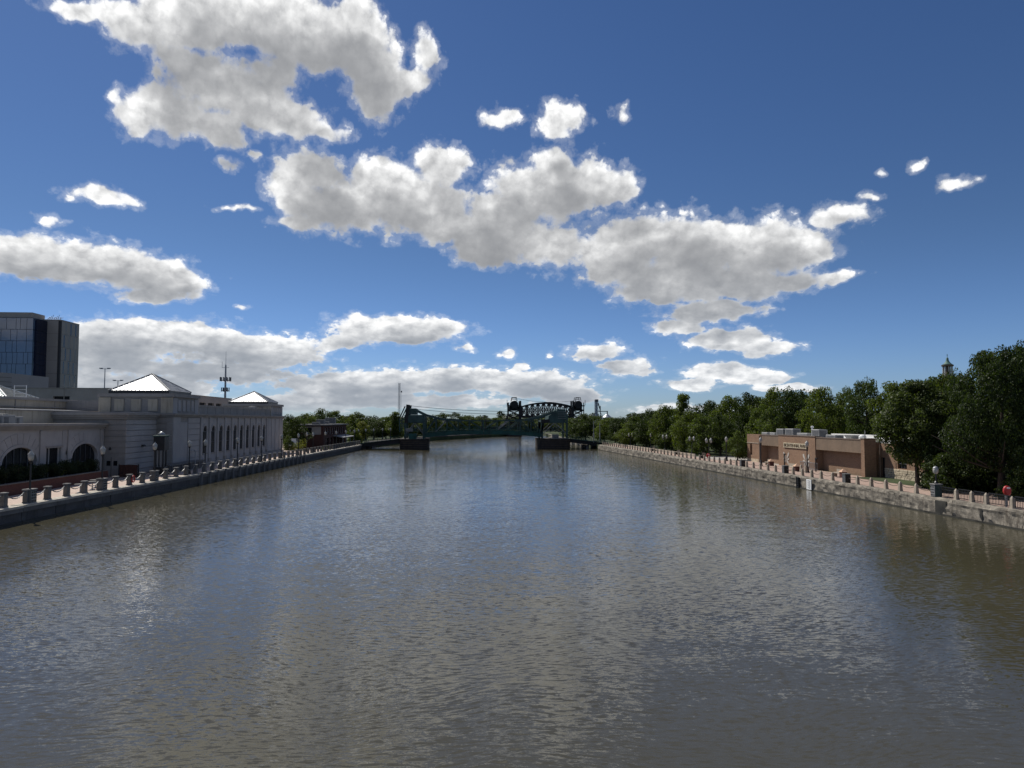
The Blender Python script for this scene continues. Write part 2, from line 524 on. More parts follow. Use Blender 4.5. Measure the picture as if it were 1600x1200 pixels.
def M_glass(name, tint, rough=0.08, var=0.5, vs=0.35, spec=0.5):
    """window pane: dark room behind a reflecting sheet"""
    m, N, out = new_mat(name)
    pos = N.node('ShaderNodeNewGeometry').outputs['Position']
    p = N.node('ShaderNodeBsdfPrincipled')
    f = N.noise(pos, vs, 3, 0.5, dims='3D')
    N.put(p.inputs['Base Color'], N.mix(f, tuple(c * (1 - var) for c in tint), tuple(c * (1 + var) for c in tint)))
    p.inputs['Roughness'].default_value = rough
    p.inputs['IOR'].default_value = 1.5
    p.inputs['Specular IOR Level'].default_value = spec
    b = N.node('ShaderNodeBump')
    b.inputs['Strength'].default_value = 0.04
    b.inputs['Distance'].default_value = 0.1
    N.put(b.inputs['Height'], N.noise(pos, 0.8, 2, 0.5, dims='3D'))
    N.put(p.inputs['Normal'], b.outputs[0])
    m.node_tree.links.new(p.outputs[0], out.inputs[0])
    return m


def M_leaf(name, dark, light, trans=0.35, rough=0.55):
    m, N, out = new_mat(name)
    g = N.node('ShaderNodeNewGeometry')
    oi = N.node('ShaderNodeObjectInfo')
    f = N.m('MULTIPLY_ADD', oi.outputs['Random'], 0.35, N.m('MULTIPLY', g.outputs['Random Per Island'], 0.75), clamp=True)
    cl = N.noise(g.outputs['Position'], 0.55, 3, 0.6, dims='3D')
    f = N.m('MULTIPLY_ADD', N.m('SUBTRACT', cl, 0.5), 1.1, f, clamp=True)
    col = N.mix(f, dark, light)
    p = N.node('ShaderNodeBsdfPrincipled')
    N.put(p.inputs['Base Color'], col)
    p.inputs['Roughness'].default_value = rough
    p.inputs['Specular IOR Level'].default_value = 0.22
    t = N.node('ShaderNodeBsdfTranslucent')
    N.put(t.inputs['Color'], N.mix(1.0, col, (1.15, 1.25, 0.45), 'MULTIPLY'))
    mx = N.node('ShaderNodeMixShader')
    mx.inputs[0].default_value = trans
    m.node_tree.links.new(p.outputs[0], mx.inputs[1])
    m.node_tree.links.new(t.outputs[0], mx.inputs[2])
    m.node_tree.links.new(mx.outputs[0], out.inputs[0])
    return m


def M_water():
    m, N, out = new_mat('river_water')
    pos = N.node('ShaderNodeNewGeometry').outputs['Position']
    patch = N.step(N.noise(N.v('MULTIPLY', pos, (0.035, 0.02, 1)), 1.0, 4, 0.6, dims='2D', distortion=0.6), 0.36, 0.66, 0.62, 1.02)
    drift = N.v('ADD', pos, N.v('SCALE', N.noise(pos, 0.11, 2, 0.5, out=1), scale=3.0))
    def slopes(sx, sy, det, rough):
        c = N.noise(N.v('MULTIPLY', drift, (sx, sy, 1.0)), 1.0, det, rough, dims='2D', out=1)
        return N.v('SUBTRACT', c, (0.5, 0.5, 0.5))
    big = N.v('MULTIPLY', slopes(0.35, 0.90, 2, 0.5), (0.035, 0.07, 0))
    mid = N.v('MULTIPLY', slopes(3.0, 7.6, 3, 0.55), (0.15, 0.22, 0))
    small = N.v('MULTIPLY', slopes(10.0, 21.0, 2, 0.6), (0.10, 0.13, 0))
    # steeper little wave fronts turned towards the bridge
    fr = N.noise(N.v('MULTIPLY', drift, (2.2, 8.2, 1.0)), 1.0, 3, 0.55, dims='2D', distortion=0.4)
    front = N.comb(0.0, N.m('MULTIPLY', N.step(fr, 0.50, 0.67), -0.17), 0.0)
    s = N.v('ADD', big, N.v('SCALE', N.v('ADD', N.v('ADD', mid, small), front), scale=patch))
    nrm = N.v('NORMALIZE', N.v('ADD', s, (0, 0, 1)))
    p = N.node('ShaderNodeBsdfPrincipled')
    mud = N.noise(N.v('MULTIPLY', pos, (0.02, 0.012, 1)), 1.0, 4, 0.6, dims='2D')
    N.put(p.inputs['Base Color'], N.mix(N.step(mud, 0.35, 0.65), (0.049, 0.044, 0.026), (0.063, 0.057, 0.035)))
    p.inputs['Roughness'].default_value = 0.07
    p.inputs['IOR'].default_value = 1.52
    p.inputs['Specular IOR Level'].default_value = 0.58
    N.put(p.inputs['Normal'], nrm)
    m.node_tree.links.new(p.outputs[0], out.inputs[0])
    return m


MAT = dict(
    water=M_water(),
    grass=M('grass', (0.040, 0.055, 0.019), 0.95, 0.35, 0.25, bump=0.6, bscale=14),
    soil=M('soil', (0.09, 0.075, 0.05), 0.95, 0.3, 0.3, bump=0.4),
    plaza=M('plaza_concrete', (0.36, 0.33, 0.29), 0.9, 0.16, 0.35, bump=0.15, streak=0.0),
    paver=M_brick('pink_pavers', (0.46, 0.36, 0.30), (0.54, 0.43, 0.36), (0.37, 0.30, 0.26), 0.4, 0.2, flat=True, var=0.22),
    paver_b=M_brick('rose_pavers', (0.34, 0.245, 0.195), (0.40, 0.29, 0.235), (0.29, 0.23, 0.19), 0.4, 0.2, flat=True, var=0.25),
    coping=M('coping_stone', (0.48, 0.44, 0.37), 0.9, 0.22, 1.3, bump=0.35, grain=0.1),
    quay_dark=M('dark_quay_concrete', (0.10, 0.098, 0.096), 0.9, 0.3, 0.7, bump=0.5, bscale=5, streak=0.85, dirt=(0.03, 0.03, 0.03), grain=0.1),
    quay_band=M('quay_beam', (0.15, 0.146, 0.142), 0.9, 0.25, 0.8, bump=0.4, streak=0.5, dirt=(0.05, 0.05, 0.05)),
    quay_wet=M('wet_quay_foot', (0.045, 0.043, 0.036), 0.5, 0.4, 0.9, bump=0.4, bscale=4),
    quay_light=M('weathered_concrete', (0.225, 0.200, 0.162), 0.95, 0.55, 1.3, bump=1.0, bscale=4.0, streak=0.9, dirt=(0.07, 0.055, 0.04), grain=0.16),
    stone=M('grey_limestone', (0.375, 0.36, 0.35), 0.9, 0.10, 0.35, bump=0.12, bscale=7, streak=0.18, dirt=(0.2, 0.19, 0.18)),
    stone_b=M('band_and_shade_limestone', (0.30, 0.28, 0.258), 0.9, 0.12, 0.5, bump=0.12, streak=0.3, dirt=(0.15, 0.13, 0.11)),
    beige=M('stained_beige_render', (0.44, 0.385, 0.30), 0.9, 0.14, 0.4, bump=0.1, streak=0.75, dirt=(0.14, 0.115, 0.085)),
    garage=M('garage_concrete', (0.33, 0.305, 0.28), 0.9, 0.1, 0.3, bump=0.1, streak=0.25, dirt=(0.16, 0.145, 0.13)),
    black=M('black_paint', (0.016, 0.016, 0.017), 0.45, 0.2, 2.0, spec=0.5),
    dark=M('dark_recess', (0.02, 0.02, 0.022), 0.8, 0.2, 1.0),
    roof_metal=M('white_seam_roof', (0.42, 0.43, 0.44), 0.50, 0.16, 0.9, metallic=0.24, spec=0.4, bump=0.1, bscale=3, grain=0.02),
    roof_green=M('verdigris_seam_roof', (0.34, 0.41, 0.40), 0.45, 0.1, 0.6, metallic=0.3),
    roof_grey=M('grey_flat_roof', (0.23, 0.235, 0.25), 0.9, 0.15, 0.3),
    roof_white=M('white_membrane_roof', (0.62, 0.61, 0.58), 0.75, 0.08, 0.5, grain=0.05),
    glass=M_glass('window_glass', (0.012, 0.013, 0.015), 0.15, spec=0.22),
    glass_blue=M_glass('blue_curtain_glass', (0.065, 0.115, 0.21), 0.06, 0.45, 0.22, spec=1.0),  # brighter blue base carries part of the sky's reflection
    glass_shade_side=M_glass('shade_side_glass', (0.010, 0.016, 0.040), 0.06, 0.4, 0.2),  # darker tower glass: the river side's shade is put into the tint
    mullion=M('mullion_grey', (0.10, 0.105, 0.115), 0.5, 0.1, 1.0, metallic=0.4),
    frame_white=M('pale_window_frame', (0.55, 0.53, 0.50), 0.6, 0.08, 1.0),
    panel=M('tower_cladding', (0.36, 0.325, 0.285), 0.7, 0.07, 0.2, grain=0.03),
    panel_dark=M('tower_cladding_joint', (0.05, 0.05, 0.052), 0.7, 0.1, 0.5),
    brick_red=M_brick('dark_red_brick', (0.085, 0.034, 0.029), (0.11, 0.045, 0.037), (0.09, 0.072, 0.066)),
    brick_dark=M_brick('brown_black_brick', (0.060, 0.026, 0.022), (0.085, 0.035, 0.028), (0.06, 0.05, 0.045)),
    brick_tan=M_brick('tan_brown_brick', (0.225, 0.138, 0.088), (0.285, 0.180, 0.116), (0.26, 0.205, 0.155), 0.25, 0.085, var=0.35),
    siding=M('brown_board_siding', (0.205, 0.150, 0.105), 0.8, 0.12, 0.6, streak=0.2, dirt=(0.12, 0.085, 0.06)),
    trim=M('brown_metal_trim', (0.14, 0.105, 0.08), 0.6, 0.1, 1.0),
    stone_tan=M('tan_rubble_stone', (0.50, 0.42, 0.30), 0.95, 0.25, 1.2, bump=0.5),
    hvac=M('galvanised_grey', (0.27, 0.27, 0.265), 0.55, 0.12, 0.9, metallic=0.35, streak=0.25, dirt=(0.2, 0.18, 0.16)),
    hvac_dark=M('condenser_grille', (0.13, 0.135, 0.14), 0.6, 0.2, 2.0, metallic=0.2),
    steel=M('grey_steel', (0.30, 0.31, 0.32), 0.5, 0.12, 1.0, metallic=0.5),
    globe=M('opal_lamp_glass', (0.42, 0.405, 0.36), 0.3, 0.05, 3.0, spec=0.5, grain=0.0),
    granite=M('grey_granite', (0.13, 0.127, 0.123), 0.85, 0.18, 1.6, bump=0.25, grain=0.14),
    granite_cap=M('granite_cap', (0.18, 0.176, 0.168), 0.85, 0.15, 2.0, bump=0.2),
    sandstone=M('sand_concrete', (0.38, 0.325, 0.255), 0.92, 0.2, 1.6, bump=0.25, grain=0.12),
    chain=M('galvanised_chain', (0.26, 0.26, 0.255), 0.55, 0.15, 3.0, metallic=0.4),
    chain_dark=M('dark_chain', (0.07, 0.06, 0.055), 0.7, 0.2, 3.0),
    red=M('red_plastic', (0.42, 0.02, 0.018), 0.45, 0.1, 2.0, spec=0.5),
    red_cloth=M('faded_red_shirt', (0.40, 0.09, 0.07), 0.9, 0.1, 3.0),
    bridge_green=M('bridge_green_paint', (0.020, 0.078, 0.062), 0.55, 0.35, 0.7, streak=0.4, dirt=(0.03, 0.03, 0.025)),
    bridge_grey=M('bridge_grey_green', (0.042, 0.078, 0.070), 0.6, 0.3, 0.7, streak=0.45, dirt=(0.035, 0.03, 0.025)),
    bridge_pale=M('bridge_pale_steel', (0.20, 0.20, 0.19), 0.6, 0.2, 0.7),
    deck_dark=M('bridge_soffit', (0.030, 0.030, 0.029), 0.85, 0.2, 0.5),
    pier=M('pier_concrete', (0.042, 0.036, 0.032), 0.9, 0.3, 0.4, bump=0.4, bscale=3, streak=0.5),
    rail_black=M('rail_bridge_steel', (0.017, 0.016, 0.018), 0.65, 0.3, 0.5),
    bark=M('bark', (0.075, 0.058, 0.045), 0.95, 0.3, 1.5, bump=0.7, bscale=6),
    copper=M('verdigris_copper', (0.09, 0.17, 0.145), 0.6, 0.2, 1.0),
    cream=M('cream_stone', (0.46, 0.43, 0.38), 0.85, 0.1, 0.8),
    silo=M('silo_steel', (0.34, 0.36, 0.39), 0.45, 0.12, 0.5, metallic=0.6),
    salmon=M('salmon_concrete', (0.58, 0.37, 0.25), 0.9, 0.12, 1.5),
    asphalt=M('asphalt', (0.055, 0.055, 0.057), 0.9, 0.2, 0.8, bump=0.2),
    white=M('white_paint', (0.78, 0.78, 0.76), 0.6, 0.05, 1.0),
    sign_tan=M('tan_sign_stone', (0.48, 0.42, 0.30), 0.85, 0.15, 2.2, bump=0.3),
    letters=M('bronze_letters', (0.17, 0.13, 0.08), 0.5, 0.1, 2.0, metallic=0.3),
    leaf_a=M_leaf('leaf_dark_green', (0.022, 0.038, 0.009), (0.125, 0.155, 0.034), 0.5),
    leaf_b=M_leaf('leaf_mid_green', (0.026, 0.042, 0.011), (0.115, 0.148, 0.038), 0.48),
    leaf_c=M_leaf('leaf_deep_green', (0.012, 0.022, 0.007), (0.062, 0.088, 0.022), 0.4),
    leaf_d=M_leaf('leaf_linden_green', (0.016, 0.028, 0.009), (0.080, 0.104, 0.028), 0.4),
    leaf_y=M_leaf('leaf_yellow_green', (0.07, 0.085, 0.014), (0.20, 0.20, 0.035), 0.4),
    leaf_far=M_leaf('leaf_far_green', (0.020, 0.032, 0.018), (0.055, 0.075, 0.034), 0.25),
    leaf_hill=M('wooded_hill', (0.016, 0.023, 0.018), 0.95, 0.45, 0.04, bump=1.0, bscale=0.35),
    leaf_hedge=M_leaf('leaf_hedge', (0.010, 0.017, 0.007), (0.030, 0.046, 0.015), 0.2),
)

# the edges of the two quays run slightly towards each other
def EL(y):
    return -32.76 + (y - 53.85) * 0.0528


def ER(y):
    return 39.48 - (y - 47.26) * 0.0192


PZ = 1.30                     # level of both promenades above the water

# ------------------------------------------------------------------ water and ground
MB().add([(-5000, -400, 0), (5000, -400, 0), (5000, 6000, 0), (-5000, 6000, 0)], [(0, 1, 2, 3)]).build('river', MAT['water'])['kind'] = 'structure'

bank_l = [(EL(-300) + 0.3, -300), (EL(195) - 0.4, 195), (-23.5, 212), (-10.3, 275), (6.5, 312), (19, 336), (25, 352), (28, 400), (33, 425)]
bank_r = [(50, 425), (46, 400), (43, 352), (39.5, 300), (38.0, 255), (ER(186) + 0.4, 186), (ER(-300) - 0.3 + 0.6, -300)]
GZ = PZ - 0.06
outline = bank_l + bank_r + [(5000, -300), (5000, 6000), (-5000, 6000), (-5000, -300)]
g = MB()
n = len(outline)
g.add([(x, y, GZ) for x, y in outline], [tuple(range(n - 1, -1, -1))])
k = len(bank_l) + len(bank_r)
g.add([(x, y, GZ) for x, y in outline[:k]] + [(x, y, -0.6) for x, y in outline[:k]], [(i, i + 1, i + 1 + k, i + k) for i in range(k - 1)])
bme = g.build('ground', MAT['grass'])
bme['kind'] = 'structure'


def strip(name, edge0, edge1, ys, z, mat, kind='structure'):
    b = MB()
    vs = []
    for y in ys:
        vs += [(edge0(y), y, z), (edge1(y), y, z)]
    b.add(vs, [(2 * i, 2 * i + 1, 2 * i + 3, 2 * i + 2) for i in range(len(ys) - 1)])
    o = b.build(name, mat)
    o['kind'] = kind
    return o


strip('promenade_left', lambda y: -60, lambda y: EL(y) - 0.95, [-40, 60, 150, 196], PZ - 0.004, MAT['paver'])
strip('promenade_right', lambda y: ER(y) + 0.45, lambda y: ER(y) + (7.4 if y < 112 else 3.6), [30, 80, 111.9, 112, 186], PZ - 0.004, MAT['paver_b'])
strip('plaza', lambda y: ER(y) + (7.4 if y < 112 else 3.6), lambda y: 62, [98, 111.9, 112, 124], PZ - 0.008, MAT['plaza'])

# ------------------------------------------------------------------ left quay
qw = thing('quay_wall', 'dark stained concrete quay wall with pale coping on the left bank', 'wall', (EL(60), 60, 0))
y = 36.0
L = 4.1
rq = random.Random(3)
while y < 194:
    y1 = min(y + L - 0.05, 195)
    dz = rq.uniform(-0.02, 0.02)
    post = 88 < y < 135
    e0, e1 = EL(y), EL(y1)
    def slab(off0, off1, z0, z1, jag=0):
        vs = [(e0 + off0, y, z0), (e0 + off1, y, z0), (e1 + off1, y1, z0), (e1 + off0, y1, z0), (e0 + off0, y, z1), (e0 + off1, y, z1), (e1 + off1, y1, z1), (e1 + off0, y1, z1)]
        return MB().add(vs, [(0, 3, 2, 1), (4, 5, 6, 7), (0, 1, 5, 4), (1, 2, 6, 5), (2, 3, 7, 6), (3, 0, 4, 7)])
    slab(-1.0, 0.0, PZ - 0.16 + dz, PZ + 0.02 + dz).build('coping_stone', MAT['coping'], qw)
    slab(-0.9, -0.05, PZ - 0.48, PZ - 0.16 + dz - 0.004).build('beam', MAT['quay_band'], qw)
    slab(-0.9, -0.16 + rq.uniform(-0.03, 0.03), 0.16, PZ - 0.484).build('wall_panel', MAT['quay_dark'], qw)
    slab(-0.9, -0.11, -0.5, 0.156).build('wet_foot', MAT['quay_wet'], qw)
    y += L

# bollards with hanging chains
def granite_bollard(x, y, first=[None], count=[0]):
    count[0] += 1
    if first[0] is None:
        b = thing('bollard', '', 'bollard', (0, 0, 0), 'granite bollards along the left quay')
        MB().cbox(-0.20, 0.20, -0.20, 0.20, 0, 0.98, 0.03).build('post', MAT['granite'], b)
        MB().cbox(-0.245, 0.245, -0.245, 0.245, 0.98, 1.08, 0.03).build('cap', MAT['granite_cap'], b)
        MB().cbox(-0.23, 0.23, -0.23, 0.23, 0, 0.10, 0.02).build('plinth', MAT['granite'], b)
        for s in (-1, 1):
            r = MB()
            r.tube([(0.0, s * 0.20, 0.88), (0.0, s * 0.25, 0.92), (0.0, s * 0.30, 0.88), (0.0, s * 0.25, 0.83), (0.0, s * 0.20, 0.88)], 0.022, 6)
            r.build('ring', MAT['chain'], b)
        first[0] = b
        b.location = (x, y, PZ + 0.02)
        o = b
    else:
        o = copy_tree(first[0], None, (x, y, PZ + 0.02))
    o.rotation_euler.z = -0.053
    k = count[0]
    o['label'] = '%s square grey granite bollard along the left quay, counted from the camera' % nth(k)
    return o


def chain(p0, p1, sag, rad, mat, label, group, n=9):
    pts = []
    for i in range(n):
        t = i / (n - 1)
        p = Vector(p0).lerp(Vector(p1), t)
        p.z -= sag * (1 - (2 * t - 1) ** 2)
        pts.append(p)
    loc = Vector(p0)
    b = MB()
    # alternating links
    m = 2 * n
    for i in range(m):
        t0, t1 = i / m, (i + 1.25) / m
        a, c = [Vector(p0).lerp(Vector(p1), t) for t in (t0, min(1, t1))]
        a.z -= sag * (1 - (2 * t0 - 1) ** 2)
        c.z -= sag * (1 - (2 * min(1, t1) - 1) ** 2)
        b.beam(a, c, rad * (2.6 if i % 2 else 1.0), rad * (1.0 if i % 2 else 2.6))
    return tag(b.build('chain', mat, None, loc), label, 'chain', group)


bol_y = []
yb = 47.6
k = 0
while yb < 192:
    bol_y.append(yb)
    yb += 2.56
for i, yb in enumerate(bol_y):
    granite_bollard(EL(yb) - 0.72, yb)
for i in range(len(bol_y) - 1):
    if bol_y[i] > 112:
        break
    ya, yc = bol_y[i] + 0.26, bol_y[i + 1] - 0.26
    chain((EL(ya) - 0.72, ya, PZ + 0.92), (EL(yc) - 0.72, yc, PZ + 0.92), 0.40, 0.032, MAT['chain'],
          'chain between the %s and %s granite bollards of the left quay' % (nth(i + 1), nth(i + 2)), 'chains of the left quay')
# buttresses under the bollards of the middle stretch
for yb in bol_y:
    if 88 < yb < 136:
        MB().box(EL(yb) - 0.3, EL(yb) + 0.13, yb - 0.24, yb + 0.24, -0.4, PZ + 0.10).build('buttress', MAT['quay_band'], qw)


# lamps
def acorn_lamp(name, label, group, loc, h=4.1, double=False, proto={}):
    key = (h, double)
    if key in proto:
        o = copy_tree(proto[key], None, loc)
        o['label'], o['group'] = label, group
        return o
    b = thing(name, label, 'street lamp', (0, 0, 0), group)
    MB().lathe([(0.24, 0), (0.24, 0.12), (0.19, 0.18), (0.17, 0.55), (0.12, 0.66), (0.13, 0.72), (0.085, 0.80)], 12).build('base', MAT['black'], b, smooth=False)
    top = h - 0.95
    MB().lathe([(0.075, 0.80), (0.058, top - 0.12), (0.09, top - 0.08), (0.09, top)], 10).build('pole', MAT['black'], b)
    spots = [(0, 0)]
    if double:
        spots = [(-0.38, 0), (0.38, 0)]
        MB().beam((-0.44, 0, top - 0.05), (0.44, 0, top - 0.05), 0.06, 0.08).build('cross_arm', MAT['black'], b)
    for sx, sy in spots:
        MB().lathe([(0.13, top), (0.16, top + 0.06), (0.13, top + 0.10)], 12, (sx, sy, 0)).build('collar', MAT['black'], b)
        g = MB().lathe([(0.12, top + 0.10), (0.185, top + 0.24), (0.215, top + 0.42), (0.20, top + 0.56)], 14, (sx, sy, 0)).build('globe', MAT['globe'], b, smooth=True)
        MB().lathe([(0.235, top + 0.56), (0.23, top + 0.60), (0.14, top + 0.75), (0.05, top + 0.86)], 14, (sx, sy, 0)).build('hood', MAT['globe'], b)
        MB().lathe([(0.03, top + 0.86), (0.055, top + 0.90), (0.012, top + 0.98)], 8, (sx, sy, 0)).build('finial', MAT['steel'], b)
    proto[key] = b
    b.location = loc
    return b


left_lamps = [(58.2, -0.72), (68.3, -0.72), (78.3, -0.72), (88.2, -1.3), (91.4, -0.72), (102.4, -0.72), (112.6, -0.72), (122.8, -0.72), (133.0, -0.72), (143.4, -0.72), (146.0, -2.6), (153.6, -0.72), (163.8, -0.72), (174.0, -0.72), (184.2, -0.72)]
for i, (yl, dx) in enumerate(left_lamps):
    acorn_lamp('street_lamp', '%s black post lamp with pale acorn globe along the left quay, counted from the camera' % nth(i + 1), 'lamps along the left quay', (EL(yl) + dx, yl, PZ + 0.02))
# lamp pedestals: the nearest lamps stand on a block with pierced cast panels
for i, yl in enumerate((58.2, 68.3, 78.3)):
    xl = EL(yl) - 0.72
    p = thing('lamp_pedestal', 'dark pierced pedestal at the foot of the %s lamp of the left quay' % nth(i + 1), 'pedestal', (xl, yl, PZ + 0.02), 'lamp pedestals of the left quay')
    MB().cbox(xl - 0.30, xl + 0.30, yl - 0.42, yl + 0.42, PZ + 0.02, PZ + 1.0, 0.03).build('block', MAT['granite'], p)
    MB().cbox(xl - 0.35, xl + 0.35, yl - 0.47, yl + 0.47, PZ + 1.0, PZ + 1.10, 0.03).build('cap', MAT['granite_cap'], p)
    pn = MB().box(xl + 0.302, xl + 0.325, yl - 0.36, yl + 0.36, PZ + 0.08, PZ + 0.95).build('pierced_panel', MAT['bridge_pale'], p)
    dots = MB()
    for jj in range(4):
        for kk in range(3):
            dots.tube([(xl + 0.32, yl - 0.24 + kk * 0.24, PZ + 0.18 + jj * 0.22), (xl + 0.345, yl - 0.24 + kk * 0.24, PZ + 0.18 + jj * 0.22)], 0.075, 8)
    dots.build('holes', MAT['dark'], pn)['kind'] = 'stuff'

# red life ring on a bollard
lr = MB()
yl = 73.3
ring = [(EL(yl) - 0.40, yl + 0.30 * math.cos(a), PZ + 0.62 + 0.30 * math.sin(a)) for a in (2 * math.pi * i / 20 for i in range(21))]
lr.tube(ring, 0.07, 8, cap=False)
tag(lr.build('life_ring', MAT['red'], None, (EL(yl) - 0.40, yl, PZ + 0.3), smooth=True), 'small red life ring hung on a granite bollard of the left quay', 'life ring')

# ------------------------------------------------------------------ the long limestone building on the left
HB = thing('limestone_hall', 'long grey limestone hall with arched windows and two white pyramid roofs on the left bank', 'building', (-36, 92.7, PZ))


def arch(yc, w, z0, zs, rise, n=14):
    """opening outline in (y,z): jambs up to zs, then an elliptical head"""
    pts = [(yc - w / 2, z0), (yc + w / 2, z0)]
    for i in range(n + 1):
        a = math.pi * i / n
        pts.append((yc + w / 2 * math.cos(a), zs + rise * math.sin(a)))
    return pts


def courses(x0, x1, y0, y1, z0, z1, h, out, parent, mat, name='stone_course', gap=0.075):
    """horizontal stone courses laid on a wall face; out = 'x' or 'y' is the facing direction"""
    n = max(1, round((z1 - z0) / h))
    hh = (z1 - z0) / n
    for i in range(n):
        MB().box(x0, x1, y0, y1, z0 + i * hh + gap / 2, z0 + (i + 1) * hh - gap / 2).build(name, mat, parent)


def cornice(boxf, z0, z1, d, parent, mat, name='cornice'):
    """three stepped mouldings; boxf(offset, za, zb) adds a box grown by offset"""
    b = MB()
    h = z1 - z0
    for t0, t1, k in ((0.0, 0.30, 0.35), (0.30, 0.62, 0.65), (0.62, 1.0, 1.0)):
        boxf(b, d * k, z0 + h * t0 + (0.003 if t0 else 0), z0 + h * t1)
    return b.build(name, mat, parent)


# --- low arcade wing (A)
XA = -40.5
arches = [(57.6, 5.3), (69.1, 5.3), (80.6, 5.3)]
wins = [(63.3, 2.6), (74.7, 2.6)]
holes = [arch(yc, w, PZ + 0.5, 3.75, 1.45) for yc, w in arches] + [[(yc - w / 2, PZ + 0.7), (yc + w / 2, PZ + 0.7), (yc + w / 2, 4.95), (yc - w / 2, 4.95)] for yc, w in wins]
MB().holed([(48, PZ - 0.2), (84.6, PZ - 0.2), (84.6, 6.75), (48, 6.75)], holes, 'x', XA, XA - 0.55).build('arcade_wall', MAT['stone'], HB)
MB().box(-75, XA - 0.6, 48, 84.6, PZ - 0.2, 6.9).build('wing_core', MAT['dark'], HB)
for yc, w in arches:
    # archivolt, wedge stones, glazing
    outer = [(yc + (w / 2 + 0.28) * math.cos(math.pi * i / 18), 3.75 + (1.45 + 0.28) * math.sin(math.pi * i / 18)) for i in range(19)]
    inner = [(yc + (w / 2 + 0.003) * math.cos(math.pi * i / 18), 3.75 + 1.453 * math.sin(math.pi * i / 18)) for i in range(18, -1, -1)]
    MB().prism(outer + inner, 'x', XA - 0.1, XA + 0.09).build('archivolt', MAT['stone'], HB)
    for i in range(11):
        a0, a1 = math.pi * (0.05 + 0.90 * i / 11) + 0.008, math.pi * (0.05 + 0.90 * (i + 1) / 11) - 0.008
        def rim(a, k):
            return (yc + (w / 2 + k) * math.cos(a), min(6.68, 3.75 + (1.45 + k) * math.sin(a)))
        MB().prism([rim(a0, 0.30), rim(a0, 1.30), rim(a1, 1.30), rim(a1, 0.30)], 'x', XA - 0.05, XA + 0.035).build('voussoir', MAT['stone'], HB)
    win = MB().prism(arch(yc, w - 0.1, PZ + 0.5, 3.75, 1.42), 'x', XA - 0.27, XA - 0.25).build('window', MAT['glass'], HB)
    fr = MB()
    for q in (-0.3, -0.1, 0.1, 0.3):
        yy = yc + q * w
        zz = 3.75 + 1.42 * math.sqrt(max(0, 1 - (2 * q) ** 2))
        fr.box(XA - 0.25, XA - 0.18, yy - 0.035, yy + 0.035, PZ + 0.5, zz)
    fr.box(XA - 0.25, XA - 0.185, yc - w / 2, yc + w / 2, 3.2, 3.28)
    fr.build('mullion', MAT['mullion'], win)
for yc, w in wins:
    win = MB().box(XA - 0.35, XA - 0.33, yc - w / 2, yc + w / 2, PZ + 0.7, 4.95).build('window', MAT['glass'], HB)
    fr = MB()
    fr.box(XA - 0.33, XA - 0.24, yc - 0.45, yc - 0.37, PZ + 0.7, 4.95)
    fr.box(XA - 0.33, XA - 0.245, yc - w / 2, yc + w / 2, 3.05, 3.13)
    fr.box(XA - 0.33, XA - 0.24, yc + w / 2 - 0.08, yc + w / 2, PZ + 0.7, 4.95)
    fr.build('mullion', MAT['frame_white'], win)
    MB().box(XA, XA + 0.10, yc - w / 2 - 0.2, yc + w / 2 + 0.2, 4.95, 5.15).build('lintel', MAT['stone_b'], HB)
    for s in (-1, 1):
        y0 = yc + s * (w / 2 + 0.12)
        y1 = yc + s * (w / 2 + 1.05)
        courses(XA + 0.002, XA + 0.035, min(y0, y1), max(y0, y1), PZ + 0.5, 6.7, 0.68, 'x', HB, MAT['stone'])
for yp in (48.5, 54.2, 60.9, 65.8, 72.4, 77.3, 84.05):
    MB().box(XA, XA + 0.16, yp - 0.3, yp + 0.3, PZ, 6.70).build('pilaster', MAT['stone'], HB)
def rowA(b, d, za, zb):
    b.box(XA - 1.5, XA + d, 47.5, 84.9 + d * 0.3, za, zb)
cornice(rowA, 6.75, 7.40, 0.65, HB, MAT['stone_b'])
MB().box(-75, XA - 1.5, 47.5, 84.4, 6.95, 7.15).build('flat_roof', MAT['roof_grey'], HB)
# stepped-back beige parapet walls above the wing
pw = MB().box(-46.6, -46.0, 60, 97, 7.0, 8.75).build('parapet', MAT['beige'], HB)
MB().box(-46.75, -45.9, 59.8, 97.1, 8.75, 8.87).build('coping', MAT['stone_b'], pw)
MB().box(-46.9, -45.93, 96.3, 97.6, 7.0, 8.95).build('end_pier', MAT['beige'], pw)
pw2 = MB().box(-54.5, -53.8, 60, 118, 8.0, 10.25).build('parapet', MAT['beige'], HB)
for yy in (72, 82, 90.5, 99, 108):
    MB().box(-53.8, -53.72, yy, yy + 0.12, 8.9, 10.25).build('joint_strip', MAT['stone_b'], pw2)
MB().box(-54.7, -53.55, 60, 118, 10.25, 10.55).build('coping', MAT['stone_b'], pw2)
MB().box(-54.4, -53.62, 60, 118, 9.35, 9.45).build('string_course', MAT['stone_b'], pw2)
MB().add([(-46.2, 60, 8.75), (-46.2, 100, 8.75), (-53.8, 118, 9.15), (-53.8, 60, 9.15)], [(0, 1, 2, 3)]).build('sloping_roof', MAT['roof_grey'], HB)

